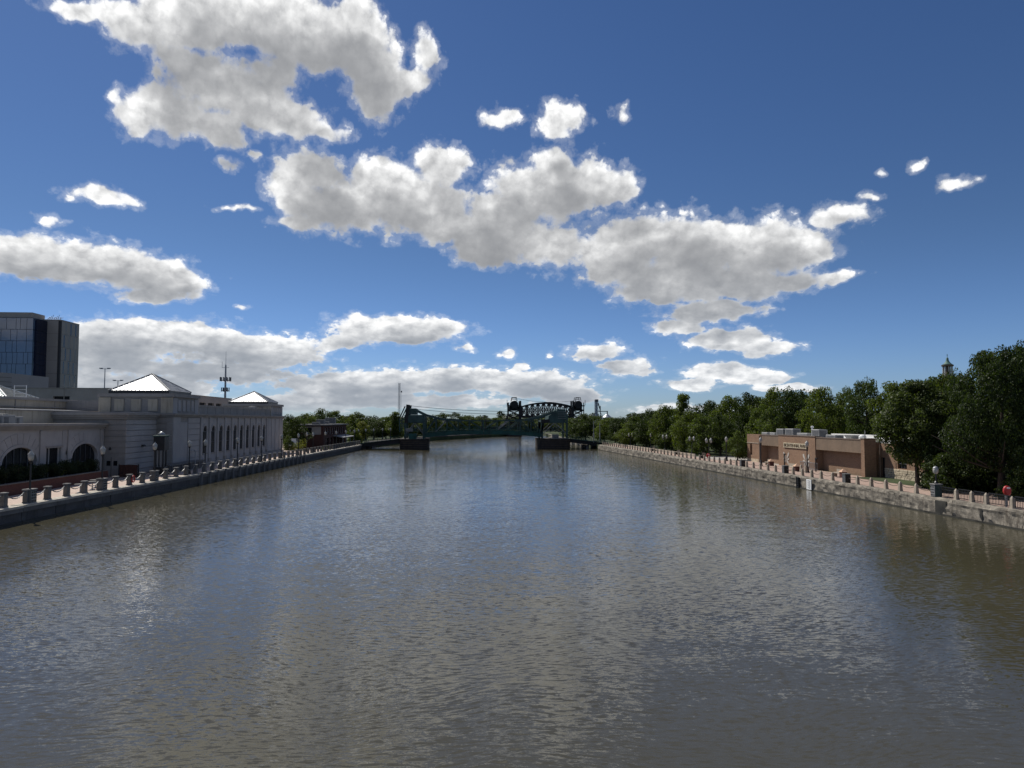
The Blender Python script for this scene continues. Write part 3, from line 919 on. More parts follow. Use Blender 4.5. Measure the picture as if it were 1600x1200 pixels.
# --- stepped block (B)
XB, YB = -38.0, 84.5
MB().box(-47, XB - 0.06, YB + 0.06, 92.9, PZ - 0.2, 7.9).build('block_core', MAT['stone_b'], HB)
courses(XB - 0.058, XB + 0.03, YB + 0.06, 92.66, PZ, 7.85, 0.66, 'x', HB, MAT['stone'])
courses(XA + 0.02, XB - 0.062, YB, YB + 0.06, PZ, 7.85, 0.66, 'y', HB, MAT['stone_b'])  # camera-facing side: its deeper shade is painted as a darker stone
def rowB(b, d, za, zb):
    b.box(-47, XB + d, YB - d, 92.6, za, zb)
cornice(rowB, 7.85, 8.60, 0.6, HB, MAT['stone_b'])
MB().box(-46.5, XB + 0.2, YB - 0.2, 92.6, 8.6, 8.68).build('flat_roof', MAT['roof_grey'], HB)
# side door with two small panes, dome camera, wall lamp
dr = MB().box(-40.25, -38.75, YB - 0.05, YB + 0.02, PZ, 3.55).build('door', MAT['stone_b'], HB)
for xx in (-40.0, -39.25):
    MB().box(xx, xx + 0.42, YB - 0.065, YB - 0.04, 2.55, 3.1).build('pane', MAT['glass'], dr)
MB().box(-39.52, -39.48, YB - 0.07, YB - 0.04, PZ, 3.5).build('door_joint', MAT['dark'], dr)
MB().box(-38.98, -38.93, YB - 0.14, YB - 0.04, 2.2, 2.4).build('handle', MAT['steel'], dr)
MB().lathe([(0.06, 0.3), (0.06, 0.18), (0.15, 0.16), (0.13, 0.04), (0.03, -0.02)], 10, (-39.6, YB - 0.22, 4.35)).build('dome_camera', MAT['black'], HB)
MB().add([(XB, 88.5, 4.55), (XB, 89.1, 4.55), (XB, 89.1, 4.8), (XB, 88.5, 4.8), (XB + 0.35, 88.55, 4.62), (XB + 0.35, 89.05, 4.62), (XB + 0.2, 89.05, 4.8), (XB + 0.2, 88.55, 4.8)],
         [(0, 1, 2, 3), (4, 5, 6, 7), (0, 1, 5, 4), (1, 2, 6, 5), (2, 3, 7, 6), (3, 0, 4, 7)]).build('wall_lamp', MAT['black'], HB)

# --- main range (C)
XC, Y0, Y1 = -36.0, 92.7, 148.8
wy = [104.2 + i * 3.41 for i in range(10)]
holes = [arch(yc, 1.62, 3.05, 6.15, 0.81, 10) for yc in wy]
MB().holed([(103.0, PZ - 0.2), (136.6, PZ - 0.2), (136.6, 8.12), (103.0, 8.12)], holes, 'x', XC - 0.02, XC - 0.6).build('window_wall', MAT['stone'], HB)
MB().box(-60, XC - 0.7, Y0 + 0.1, Y1 - 0.1, PZ - 0.2, 8.4).build('range_core', MAT['stone_b'], HB)
for yc in wy:
    w = MB().prism(arch(yc, 1.6, 3.05, 6.15, 0.8, 10), 'x', XC - 0.17, XC - 0.15).build('window', MAT['glass'], HB)
    f = MB()
    f.box(XC - 0.15, XC - 0.10, yc - 0.03, yc + 0.03, 3.05, 6.93)
    f.box(XC - 0.15, XC - 0.105, yc - 0.8, yc + 0.8, 6.10, 6.17)
    f.box(XC - 0.15, XC - 0.105, yc - 0.8, yc + 0.8, 4.55, 4.61)
    f.build('mullion', MAT['mullion'], w)
    MB().box(XC - 0.1, XC + 0.08, yc - 1.0, yc + 1.0, 2.88, 3.05).build('sill', MAT['stone_b'], w)
    o_ = [(yc + 1.05 * math.cos(math.pi * i / 12), 6.15 + 1.05 * math.sin(math.pi * i / 12)) for i in range(13)]
    i_ = [(yc + 0.815 * math.cos(math.pi * i / 12), 6.15 + 0.815 * math.sin(math.pi * i / 12)) for i in range(12, -1, -1)]
    MB().prism(o_ + i_, 'x', XC - 0.1, XC + 0.05).build('arch_trim', MAT['stone'], w)
for i in range(11):
    yp = wy[0] - 1.705 + i * 3.41
    MB().box(XC - 0.02, XC + 0.16, yp - 0.34, yp + 0.34, PZ + 0.9, 8.12).build('pilaster', MAT['stone'], HB)
    MB().box(XC - 0.02, XC + 0.24, yp - 0.42, yp + 0.42, PZ + 0.5, PZ + 1.0).build('pilaster_base', MAT['stone_b'], HB)
# near bay: corner pier, tall panel, coursed field
MB().box(XC - 0.7, XC + 0.10, Y0, 95.0, PZ - 0.2, 8.12).build('corner_pier', MAT['stone'], HB)
MB().box(XC - 0.7, XC - 0.06, 95.0, 103.0, PZ - 0.2, 8.12).build('bay_wall', MAT['stone_b'], HB)
MB().box(XC - 0.06, XC + 0.04, 95.15, 97.45, PZ + 0.6, 7.45).build('tall_panel', MAT['stone'], HB)
courses(XC - 0.06, XC + 0.03, 97.75, 102.0, PZ + 0.6, 8.1, 0.75, 'x', HB, MAT['stone'])
courses(XB + 0.01, XC - 0.02, Y0 - 0.05, Y0, PZ + 0.0, 8.1, 0.75, 'y', HB, MAT['stone_b'])  # darker stone paints the shade on this camera-facing return
# far bay
MB().box(XC - 0.7, XC - 0.06, 136.6, Y1, PZ - 0.2, 8.12).build('bay_wall', MAT['stone_b'], HB)
for ya, yc2 in ((137.5, 139.8), (140.1, 142.4), (142.8, 145.6), (146.0, 148.8)):
    MB().box(XC - 0.06, XC + 0.05, ya, yc2, PZ + 0.6, 8.1).build('tall_panel', MAT['stone'], HB)
MB().box(XC - 0.7, XC + 0.30, Y0 + 0.02, Y1 + 0.1, PZ - 0.2, PZ + 0.5).build('plinth', MAT['stone_b'], HB)
def rowC(b, d, za, zb):
    b.box(-60, XC + d, Y0 - d, Y1 + d, za, zb)
cornice(rowC, 8.12, 8.60, 0.5, HB, MAT['stone_b'])
# parapet panels between the towers
for i in range(11):
    ya = 101.9 + i * 3.41
    MB().box(XC - 0.55, XC - 0.10, ya + 0.06, ya + 3.35, 8.603, 9.62).build('parapet_panel', MAT['stone_b'], HB)
MB().box(XC - 0.6, XC - 0.04, 101.7, 139.7, 9.62, 9.85).build('parapet_coping', MAT['stone_b'], HB)
MB().box(-58, XC - 0.6, 101.8, 139.6, 8.5, 8.66).build('flat_roof', MAT['roof_grey'], HB)


def pyramid_tower(y0, y1, z_attic, zroof, label):
    x0, x1 = -45.0, XC - 0.15
    t = MB().box(x0, x1, y0 + 0.15, y1 - 0.15, 8.603, z_attic).build('attic', MAT['stone_b'], HB)
    t['label'] = label
    cw = 1.35
    for (xa, xb) in ((x0 - 0.08, x0 + cw), (x1 - cw, x1 + 0.08)):
        MB().box(xa, xb, y0 - 0.04, y0 + 0.15, 8.62, z_attic - 0.5).build('corner_panel', MAT['beige'], t)
    n = 3
    span = (x1 - x0 - 2 * cw)
    for i in range(n):
        xa = x0 + cw + span * (i + 0.22) / n
        MB().box(xa, xa + span * 0.56 / n, y0 - 0.02, y0 + 0.15, 8.9, z_attic - 0.70).build('panel', MAT['beige'], t)
    for i in range(4):
        ya = y0 + 1.5 + (y1 - y0 - 3.0) * (i + 0.2) / 4
        MB().box(x1, x1 + 0.08, ya, ya + (y1 - y0 - 3.0) * 0.6 / 4, 8.9, z_attic - 0.75).build('panel', MAT['stone'], t)
    for ya in (y0 + 0.1, y1 - 1.5):
        MB().box(x1, x1 + 0.10, ya, ya + 1.4, 8.62, z_attic - 0.5).build('corner_panel', MAT['stone'], t)
    MB().box(x0 - 0.25, x1 + 0.28, y0 - 0.12, y1 + 0.12, z_attic - 0.42, z_attic + 0.003).build('band', MAT['stone_b'], t)
    xm, ym = (x0 + x1) / 2, (y0 + y1) / 2
    wx, wy_ = 3.75, 3.75
    MB().box(xm - wx + 0.02, xm + wx - 0.02, ym - wy_ + 0.02, ym + wy_ - 0.02, z_attic + 0.003, z_attic + 0.42).build('eave_band', MAT['black'], t)
    zb = z_attic + 0.42
    roof = MB().add([(xm - wx, ym - wy_, zb), (xm + wx, ym - wy_, zb), (xm + wx, ym + wy_, zb), (xm - wx, ym + wy_, zb), (xm, ym, zroof)],
                    [(0, 1, 4), (1, 2, 4), (2, 3, 4), (3, 0, 4), (0, 3, 2, 1)]).build('pyramid_roof', MAT['roof_metal'], HB)
    sm = MB()
    h = zroof - zb
    for i in range(1, 16):
        q = -1 + 2 * i / 16
        k = 1 - abs(q)
        for (ax, s) in ((0, -1), (0, 1), (1, -1), (1, 1)):
            if ax == 0:
                a, b = (xm + q * wx, ym + s * wy_, zb), (xm + q * wx, ym + s * wy_ * (1 - k), zb + h * k)
            else:
                a, b = (xm + s * wx, ym + q * wy_, zb), (xm + s * wx * (1 - k), ym + q * wy_, zb + h * k)
            sm.beam(a, b, 0.05, 0.09)
    sm.build('standing_seams', MAT['roof_metal'], roof)['kind'] = 'stuff'
    hp = MB()
    for sx, sy in ((-1, -1), (1, -1), (1, 1), (-1, 1)):
        hp.beam((xm + sx * wx, ym + sy * wy_, zb + 0.03), (xm, ym, zroof + 0.04), 0.16, 0.12)
    hp.build('hip_ridge', MAT['hvac'], roof)
    return t


pyramid_tower(92.7, 101.7, 11.1, 13.85, 'near corner tower with the larger white pyramid roof')
pyramid_tower(139.8, 148.8, 10.9, 13.45, 'far corner tower with the smaller looking white pyramid roof')
# rear service walls seen past the near tower
MB().box(-58, -45.0, 101.7, 103, 8.6, 10.4).build('rear_wall', MAT['stone_b'], HB)

# planter wall, hedge shrubs come later; gate, kiosk, long bench
PWX = -37.95
pl = thing('planter_wall', 'low dark red brick planter wall in front of the arcade wing', 'wall', (-38.3, 64, PZ))
MB().box(PWX - 0.35, PWX, 46, 80.2, PZ - 0.1, 2.26).build('brickwork', MAT['brick_red'], pl)
MB().box(-40.4, PWX, 80.2, 80.5, PZ - 0.1, 2.26).build('return_wall', MAT['brick_red'], pl)
for i in range(14):
    ya = 46 + i * 2.45
    MB().box(PWX - 0.42, PWX + 0.08, ya, ya + 2.42, 2.263, 2.34).build('coping_stone', MAT['granite'], pl)
MB().add([(-40.45, 46, 1.92), (PWX - 0.36, 46, 1.92), (PWX - 0.36, 80.2, 1.92), (-40.45, 80.2, 1.92)], [(0, 1, 2, 3)]).build('soil_bed', MAT['soil'], pl)

gt = thing('service_gate', 'dark red board gate beside the stepped stone block', 'gate', (-36.9, 82.8, PZ))
for i in range(9):
    MB().box(-37.9 + i * 0.215, -37.9 + i * 0.215 + 0.2, 83.0, 83.06, PZ + 0.06, 2.72).build('board', MAT['brick_dark'], gt)
MB().box(-37.95, -35.9, 83.06, 83.12, 2.45, 2.57).build('rail', MAT['black'], gt)
MB().box(-37.95, -35.9, 83.06, 83.12, 1.55, 1.67).build('rail', MAT['black'], gt)
MB().box(-35.94, -35.82, 83.0, 83.12, PZ, 2.78).build('gate_post', MAT['black'], gt)
MB().box(-38.02, -37.92, 83.0, 83.12, PZ, 2.78).build('gate_post', MAT['black'], gt)

ks = thing('lantern_kiosk', 'tall dark kiosk with a boxed lantern head beside the building corner', 'kiosk', (-34.9, 86.6, PZ))
kx, ky = -34.9, 86.6
MB().cbox(kx - 0.62, kx + 0.62, ky - 0.62, ky + 0.62, PZ, PZ + 0.95, 0.04).build('base', MAT['black'], ks)
for sx in (-1, 1):
    for sy in (-1, 1):
        MB().box(kx + sx * 0.42 - 0.07, kx + sx * 0.42 + 0.07, ky + sy * 0.42 - 0.07, ky + sy * 0.42 + 0.07, PZ + 0.95, PZ + 4.6).build('post', MAT['black'], ks)
for sx in (-0.2, 0.15):
    MB().box(kx + sx, kx + sx + 0.09, ky - 0.5, ky - 0.44, PZ + 0.95, PZ + 4.6).build('pale_strip', MAT['hvac'], ks)
for s, (a, b) in enumerate((((-0.62, 0.62), (-0.62, -0.56)), ((-0.62, 0.62), (0.56, 0.62)), ((-0.62, -0.56), (-0.56, 0.56)), ((0.56, 0.62), (-0.56, 0.56)))):
    MB().box(kx + a[0], kx + a[1], ky + b[0], ky + b[1], PZ + 2.9, PZ + 4.5).build('head_panel', MAT['black'], ks)
MB().cbox(kx - 0.72, kx + 0.72, ky - 0.72, ky + 0.72, PZ + 4.5, PZ + 4.68, 0.05).build('cap', MAT['bridge_grey'], ks)
MB().lathe([(0.42, 4.68), (0.36, 4.85), (0.2, 5.0), (0.05, 5.12)], 12, (kx, ky, PZ)).build('dome', MAT['steel'], ks, smooth=True)

bb = thing('long_planter_box', 'long dark rail and planter box along the foot of the hall', 'planter', (-34.9, 92, PZ))
MB().box(-35.6, -34.6, 88.4, 99.8, PZ, PZ + 0.9).build('box', MAT['quay_dark'], bb)
MB().box(-35.7, -34.5, 88.3, 99.9, PZ + 0.9, PZ + 1.08).build('rim', MAT['quay_band'], bb)
for yy in (89, 92, 95, 98):
    MB().box(-34.6, -34.52, yy, yy + 0.25, PZ, PZ + 0.9).build('pilaster', MAT['granite'], bb)
hrl = thing('gooseneck_pipe', 'thin bent pipe standing on the promenade before the hall', 'pipe', (-34.2, 95.6, PZ))
MB().tube([(-34.2, 95.6, PZ), (-34.2, 95.6, 3.6), (-34.25, 95.4, 3.85), (-34.35, 95.0, 3.9), (-34.5, 94.4, 3.85), (-34.52, 94.3, 3.5)], 0.05, 6).build('tube', MAT['steel'], hrl)

# tables and stools of the promenade cafe, two mooring cleats
for i, (tx, ty) in enumerate(((-33.6, 66.3), (-33.9, 69.0), (-34.6, 71.0))):
    t = thing('cafe_table', ['small round pale table nearest the second lamp of the left quay', 'small round pale table just past the second lamp of the left quay', 'small round pale table close to the planter wall end'][i], 'table', (tx, ty, PZ), 'small tables on the left promenade')
    MB().lathe([(0.25, 0), (0.25, 0.03), (0.05, 0.06), (0.04, 0.70)], 10, (tx, ty, PZ)).build('pedestal', MAT['steel'], t)
    MB().lathe([(0.48, 0.70), (0.5, 0.72), (0.5, 0.74), (0.48, 0.76)], 16, (tx, ty, PZ)).build('top', MAT['granite'], t)

# roof plant on the wing
def hvac(label, x0, x1, y0, y1, z0, z1, group='roof units of the limestone hall'):
    h = thing('roof_unit', label, 'air conditioner', ((x0 + x1) / 2, (y0 + y1) / 2, z0), group)
    MB().cbox(x0, x1, y0, y1, z0, z1, 0.05).build('casing', MAT['hvac'], h)
    m = (y1 - y0)
    MB().box(x1, x1 + 0.02, y0 + 0.12 * m, y0 + 0.45 * m, z0 + 0.25 * (z1 - z0), z0 + 0.8 * (z1 - z0)).build('grille', MAT['hvac_dark'], h)
    MB().box(x0 + 0.15 * (x1 - x0), x1 - 0.15 * (x1 - x0), y0 - 0.02, y0, z0 + 0.2 * (z1 - z0), z0 + 0.8 * (z1 - z0)).build('grille', MAT['hvac_dark'], h)
    MB().lathe([(0.3 * m, 0), (0.3 * m, 0.08), (0.27 * m, 0.10)], 14, ((x0 + x1) / 2, (y0 + y1) / 2, z1)).build('fan_ring', MAT['hvac_dark'], h)
    return h
hvac('wide low roof unit at the left end of the arcade wing', -44.6, -43.4, 68.9, 70.7, 7.15, 7.75)
hvac('tall pale roof unit on the arcade wing', -44.8, -43.2, 70.9, 72.9, 7.15, 8.25)
hvac('louvred grey roof unit right of the tall pale one', -44.6, -43.3, 73.1, 74.3, 7.15, 8.10)
hvac('white roof unit half hidden behind the far parapet panel', -39.5, -38.3, 137.0, 138.4, 8.66, 10.3)

# small verdigris pyramid skylight behind the wing
sk = thing('pyramid_skylight', 'pale green seamed pyramid skylight behind the arcade wing', 'skylight', (-62, 100, 10.2))
sx0, sy0, sh = -62.0, 100.0, 3.6
MB().box(sx0 - sh, sx0 + sh, sy0 - sh, sy0 + sh, 8.5, 10.55).build('curb', MAT['garage'], sk)
MB().box(sx0 - sh - 0.1, sx0 + sh + 0.1, sy0 - sh - 0.1, sy0 + sh + 0.1, 10.55, 10.75).build('gutter', MAT['white'], sk)
rf = MB().add([(sx0 - sh, sy0 - sh, 10.75), (sx0 + sh, sy0 - sh, 10.75), (sx0 + sh, sy0 + sh, 10.75), (sx0 - sh, sy0 + sh, 10.75), (sx0, sy0, 12.5)],
              [(0, 1, 4), (1, 2, 4), (2, 3, 4), (3, 0, 4)]).build('roof', MAT['roof_green'], sk)
sm = MB()
for i in range(1, 18):
    q = -1 + 2 * i / 18
    kk = 1 - abs(q)
    sm.beam((sx0 + q * sh, sy0 - sh, 10.75), (sx0 + q * sh, sy0 - sh * (1 - kk), 10.75 + 1.75 * kk), 0.07, 0.12)
    sm.beam((sx0 + sh, sy0 + q * sh, 10.75), (sx0 + sh * (1 - kk), sy0 + q * sh, 10.75 + 1.75 * kk), 0.07, 0.12)
sm.build('standing_seams', MAT['hvac'], rf)['kind'] = 'stuff'
hp = MB()
for a, b in ((-1, -1), (1, -1), (1, 1)):
    hp.beam((sx0 + a * sh, sy0 + b * sh, 10.8), (sx0, sy0, 12.55), 0.16, 0.12)
hp.build('hip_ridge', MAT['white'], rf)
ld = thing('roof_ladder', 'white tubular roof ladder beside the green pyramid skylight', 'ladder', (-57.5, 97.2, 10.3))
for xx in (-57.9, -56.4):
    MB().tube([(xx, 97.2, 9.6), (xx, 97.2, 12.3)], 0.05, 6).build('rail', MAT['white'], ld)
for i in range(5):
    MB().tube([(-57.9, 97.2, 10.3 + i * 0.48), (-56.4, 97.2, 10.3 + i * 0.48)], 0.035, 6).build('rung', MAT['white'], ld)

# ------------------------------------------------------------------ parking garage behind
PG = thing('parking_garage', 'long plain grey concrete parking garage behind the limestone hall', 'building', (-75, 150, GZ))
MB().box(-120, -60.4, 132.4, 193, GZ - 0.2, 12.4).build('core', MAT['dark'], PG)
slots_y = [(-113, -105), (-95.7, -87.6), (-72.0, -69.2)]
h = [[(a, 11.25), (b, 11.25), (b, 12.0), (a, 12.0)] for a, b in slots_y] + [[(-119 + i * 12.5, 7.6), (-108 + i * 12.5, 7.6), (-108 + i * 12.5, 8.9), (-119 + i * 12.5, 8.9)] for i in range(4)]
MB().holed([(-120, GZ - 0.2), (-60, GZ - 0.2), (-60, 13.4), (-120, 13.4)], h, 'y', 132, 132.4).build('front_wall', MAT['garage'], PG)
h = [[(136 + i * 5.6, 10.8), (140.2 + i * 5.6, 10.8), (140.2 + i * 5.6, 11.9), (136 + i * 5.6, 11.9)] for i in range(10)]
MB().holed([(132.4, GZ - 0.2), (193, GZ - 0.2), (193, 13.4), (132.4, 13.4)], h, 'x', -60.0, -60.4).build('side_wall', MAT['garage'], PG)
for i in range(5):
    xx = -119 + i * 12.2
    MB().box(xx, xx + 0.12, 131.93, 132.0, GZ, 13.35).build('joint_strip', MAT['stone_b'], PG)
MB().box(-120.1, -59.9, 131.9, 132.5, 13.4, 13.52).build('coping', MAT['stone_b'], PG)
MB().box(-60.5, -59.9, 132.5, 193.1, 13.4, 13.52).build('coping', MAT['stone_b'], PG)
for i in range(4):
    MB().box(-95.4 + i * 2.05, -94.0 + i * 2.05 + (0.2 if i == 3 else 0), 131.9, 132.0, 10.75, 11.45).build('sunlit_tone_block', MAT['cream'], PG)  # pale colour paints sunlight on these wall segments

for label, (px, py, zt, zb) in {'taller twin-head light pole on the garage roof': (-69.5, 145, 17.9, 12.4), 'shorter twin-head light pole on the garage roof': (-71.6, 155, 16.1, 12.4)}.items():
    lp = thing('roof_light_pole', label, 'light pole', (px, py, zb), 'light poles on the garage roof')
    MB().tube([(px, py, zb), (px, py, zt)], [0.11, 0.075], 8).build('pole', MAT['steel'], lp)
    MB().beam((px - 0.9, py, zt - 0.05), (px + 0.9, py, zt - 0.05), 0.09).build('arm', MAT['steel'], lp)
    for s in (-1, 1):
        MB().box(px + s * 0.75 - 0.28, px + s * 0.75 + 0.28, py - 0.18, py + 0.18, zt - 0.02, zt + 0.14).build('lamp_head', MAT['steel'], lp)

# communications mast
mx, my = -63.0, 197.0
ms = thing('antenna_mast', 'slim grey mobile phone mast with two antenna rings behind the hall', 'mast', (mx, my, GZ))
MB().lathe([(0.42, 0), (0.30, 12), (0.20, 21.3), (0.10, 21.6)], 10, (mx, my, GZ)).build('pole', MAT['steel'], ms)
MB().tube([(mx, my, 22.6), (mx, my, 26.4)], [0.06, 0.03], 6).build('whip', MAT['steel'], ms)
MB().beam((mx - 1.0, my, 22.0), (mx + 0.9, my, 22.0), 0.08).build('top_arm', MAT['steel'], ms)
MB().tube([(mx - 0.95, my, 22.0), (mx - 0.95, my, 23.6)], 0.04, 5).build('whip', MAT['steel'], ms)
for zc, rr, nn in ((18.9, 1.35, 10), (16.1, 0.95, 6)):
    ringpts = [(mx + rr * math.cos(2 * math.pi * i / 12), my + rr * math.sin(2 * math.pi * i / 12), zc - 0.35) for i in range(13)]
    MB().tube(ringpts, 0.07, 5, cap=False).build('platform_ring', MAT['steel'], ms)
    for i in range(nn):
        a = 2 * math.pi * i / nn + 0.2
        px, py = mx + rr * math.cos(a), my + rr * math.sin(a)
        MB().box(px - 0.10, px + 0.10, py - 0.09, py + 0.09, zc - 0.6, zc + 0.5).build('antenna', MAT['mullion'], ms)
    for i in range(4):
        a = math.pi / 2 * i
        MB().beam((mx, my, zc - 0.35), (mx + rr * math.cos(a), my + rr * math.sin(a), zc - 0.35), 0.08).build('bracket', MAT['steel'], ms)

# ------------------------------------------------------------------ hotel tower
TW = thing('glass_tower', 'tall modern tower of blue glass and grey-brown cladding far left', 'tower', (-118, 205, GZ))
gx0, gx1, gy = -160.0, -112.0, 195.0
MB().box(gx0, gx1 - 0.1, gy + 0.1, 203, GZ - 0.2, 34.7).build('core', MAT['dark'], TW)
# glass skin in individual panes
rr = random.Random(11)
nc, nr = 9, 11
pw_, ph_ = 2.15, (34.7 - GZ) / nr
for r in range(nr):
    x = gx1
    while x > gx1 - nc * pw_:
        w = rr.choice((1.1, 1.6, 2.4))
        z0 = GZ + r * ph_
        if z0 + ph_ > 8:
            MB().box(x - w + 0.05, x - 0.05, gy + rr.uniform(-0.015, 0.015), gy + 0.09, z0 + 0.05, z0 + ph_ - 0.05).build('pane', MAT['glass_blue'], TW)
        x -= w
    for c in range(5):
        y0 = gy + 0.2 + c * 1.6
        if GZ + (r + 1) * ph_ > 8:
            MB().box(gx1 - 0.09, gx1 + rr.uniform(-0.01, 0.01), y0 + 0.04, y0 + 1.56, GZ + r * ph_ + 0.05, GZ + (r + 1) * ph_ - 0.05).build('pane', MAT['glass_shade_side'], TW)
MB().box(gx0, gx1 - 1.6, gy + 2.2, 203, 34.7, 36.5).build('penthouse', MAT['panel'], TW)
MB().box(gx0, gx1 - 0.3, gy + 0.2, 203, 34.65, 34.85).build('roof_edge', MAT['mullion'], TW)
# cladding shaft
sxa, sxb, sya, syb = -113.2, -108.6, 201.5, 211.0
MB().box(sxa, sxb, sya, syb, GZ - 0.2, 34.9).build('shaft_core', MAT['panel_dark'], TW)
for i in range(8):
    z0 = 6 + i * 3.62
    MB().box(sxa + 0.02, sxb - 0.55, sya - 0.06, sya, z0 + 0.02, z0 + 3.59).build('cladding_panel', MAT['panel'], TW)
    for c in range(2):
        y0 = sya + 0.55 + c * 4.5
        MB().box(sxb, sxb + 0.06, y0 + 0.02, y0 + 4.4, z0 + 0.02, z0 + 3.59).build('cladding_panel', MAT['panel'], TW)
    for c in range(3):
        y0 = sya + 1.6 + c * 2.5 + (0.8 if i % 2 else 0)
        if 0 < i < 7.5:
            MB().box(sxb + 0.06, sxb + 0.075, y0, y0 + 0.55, z0 + 0.1, z0 + 3.4).build('slit_window', MAT['glass_shade_side'] if rr.random() < 0.7 else MAT['hvac'], TW)
MB().box(sxa, sxb + 0.08, sya - 0.08, syb, 34.96, 35.25).build('roof_edge', MAT['panel'], TW)
cr = MB()
for i in range(7):
    cr.tube([(sxa + 0.5 + i * 0.55, sya + 1.0, 35.2), (sxa + 0.9 + i * 0.5, sya + 1.5, 36.1 + 0.3 * (i % 3))], 0.06, 5)
    cr.beam((sxa + 0.5 + i * 0.55, sya + 1.2, 35.6 + 0.1 * (i % 2)), (sxa + 1.3 + i * 0.55, sya + 1.2, 35.9), 0.08)
cr.build('roof_antennas', MAT['steel'], TW)
ab = thing('annex_block', 'low curved grey-brown block at the foot of the glass tower', 'building', (-100, 160, GZ))
MB().prism([(-120, 158), (-98.6, 158), (-97.2, 159.2), (-96.6, 161), (-96.6, 175), (-120, 175)], 'z', GZ - 0.2, 17.9).build('wall', MAT['panel'], ab)
for i in range(3):
    MB().prism([(-120, 157.94), (-98.6, 157.94), (-97.15, 159.16), (-96.54, 161), (-96.54, 161.1), (-97.3, 159.3), (-98.7, 158.1), (-120, 158.1)], 'z', 15.0 + i * 0.95, 15.06 + i * 0.95).build('joint_strip', MAT['panel_dark'], ab)
MB().box(-103.6, -101.9, 157.9, 158.0, 13.6, 16.2).build('window', MAT['glass_blue'], ab)
MB().box(-120.1, -97.5, 157.8, 158.3, 17.9, 18.1).build('coping', MAT['panel'], ab)

# ------------------------------------------------------------------ dark brick riverside house near the bridge
BH = thing('brick_house', 'dark red brick riverside house with a flat roof and pale upper window', 'building', (-33, 165, PZ))
bx0, bx1, by0, by1, bzt = -36.8, -30.6, 164, 197, 6.55
up_h = [[(-34.9, 4.6), (-31.2, 4.6), (-31.2, 6.2), (-34.9, 6.2)]]
MB().holed([(bx0, PZ - 0.2), (bx1, PZ - 0.2), (bx1, bzt), (bx0, bzt)], up_h, 'y', by0, by0 + 0.3).build('front_wall', MAT['brick_dark'], BH)
side_h = [[(166.5 + i * 3.0, 4.4), (168.3 + i * 3.0, 4.4), (168.3 + i * 3.0, 6.0), (166.5 + i * 3.0, 6.0)] for i in range(9)]
side_h += [[(168 + i * 4.6, PZ + 0.3), (171 + i * 4.6, PZ + 0.3), (171 + i * 4.6, 3.6), (168 + i * 4.6, 3.6)] for i in range(6)]
MB().holed([(by0 + 0.3, PZ - 0.2), (by1, PZ - 0.2), (by1, bzt), (by0 + 0.3, bzt)], side_h, 'x', bx1, bx1 - 0.3).build('side_wall', MAT['brick_dark'], BH)
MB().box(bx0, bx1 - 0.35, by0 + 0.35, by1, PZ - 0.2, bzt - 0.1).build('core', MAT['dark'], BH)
wv = MB().box(-34.9, -31.2, by0 + 0.2, by0 + 0.24, 4.6, 6.2).build('window', MAT['glass'], BH)
fr = MB()
for xx in (-34.95, -33.2, -31.35):
    fr.box(xx, xx + 0.2, by0 - 0.03, by0 + 0.2, 4.55, 6.25)
fr.box(-34.95, -31.15, by0 - 0.03, by0 + 0.2, 6.12, 6.3)
fr.box(-34.95, -31.15, by0 - 0.03, by0 + 0.2, 4.5, 4.66)
fr.build('frame', MAT['stone_b'], wv)
MB().box(-33.0, -31.4, by0 + 0.1, by0 + 0.16, 4.66, 6.12).build('blind', MAT['stone_b'], wv)
for i in range(9):
    w = MB().box(bx1 - 0.25, bx1 - 0.22, 166.5 + i * 3.0, 168.3 + i * 3.0, 4.4, 6.0).build('window', MAT['glass'], BH)
    MB().box(bx1 - 0.22, bx1 - 0.12, 167.35 + i * 3.0, 167.45 + i * 3.0, 4.4, 6.0).build('frame', MAT['frame_white'], w)
for i in range(6):
    MB().box(bx1 - 0.25, bx1 - 0.22, 168 + i * 4.6, 171 + i * 4.6, PZ + 0.3, 3.6).build('window', MAT['glass'], BH)
MB().box(bx0 - 0.4, bx1 + 0.5, by0 - 0.4, by1 + 0.2, bzt, bzt + 0.28).build('roof', MAT['granite_cap'], BH)
for i, (yy, ww, hh) in enumerate(((168, 1.6, 0.5), (173, 1.8, 1.1), (180, 1.6, 0.6), (184, 0.6, 1.6), (188, 1.8, 1.6))):
    MB().cbox(-34.0, -34.0 + ww, yy, yy + ww, bzt + 0.28, bzt + 0.28 + hh, 0.05).build('roof_unit', MAT['hvac_dark'], BH)
cn = MB()
cn.add([(bx1, 176, 3.9), (bx1 + 2.6, 176, 3.45), (bx1 + 2.6, 194, 3.45), (bx1, 194, 3.9), (bx1, 176, 4.05), (bx1 + 2.6, 176, 3.6), (bx1 + 2.6, 194, 3.6), (bx1, 194, 4.05)],
       [(0, 1, 2, 3), (7, 6, 5, 4), (0, 4, 5, 1), (1, 5, 6, 2), (2, 6, 7, 3), (3, 7, 4, 0)])
cno = cn.build('canopy', MAT['hvac'], BH)
for yy in (176.3, 182, 188, 193.7):
    MB().box(bx1 + 2.4, bx1 + 2.5, yy - 0.05, yy + 0.05, PZ, 3.5).build('post', MAT['steel'], cno)
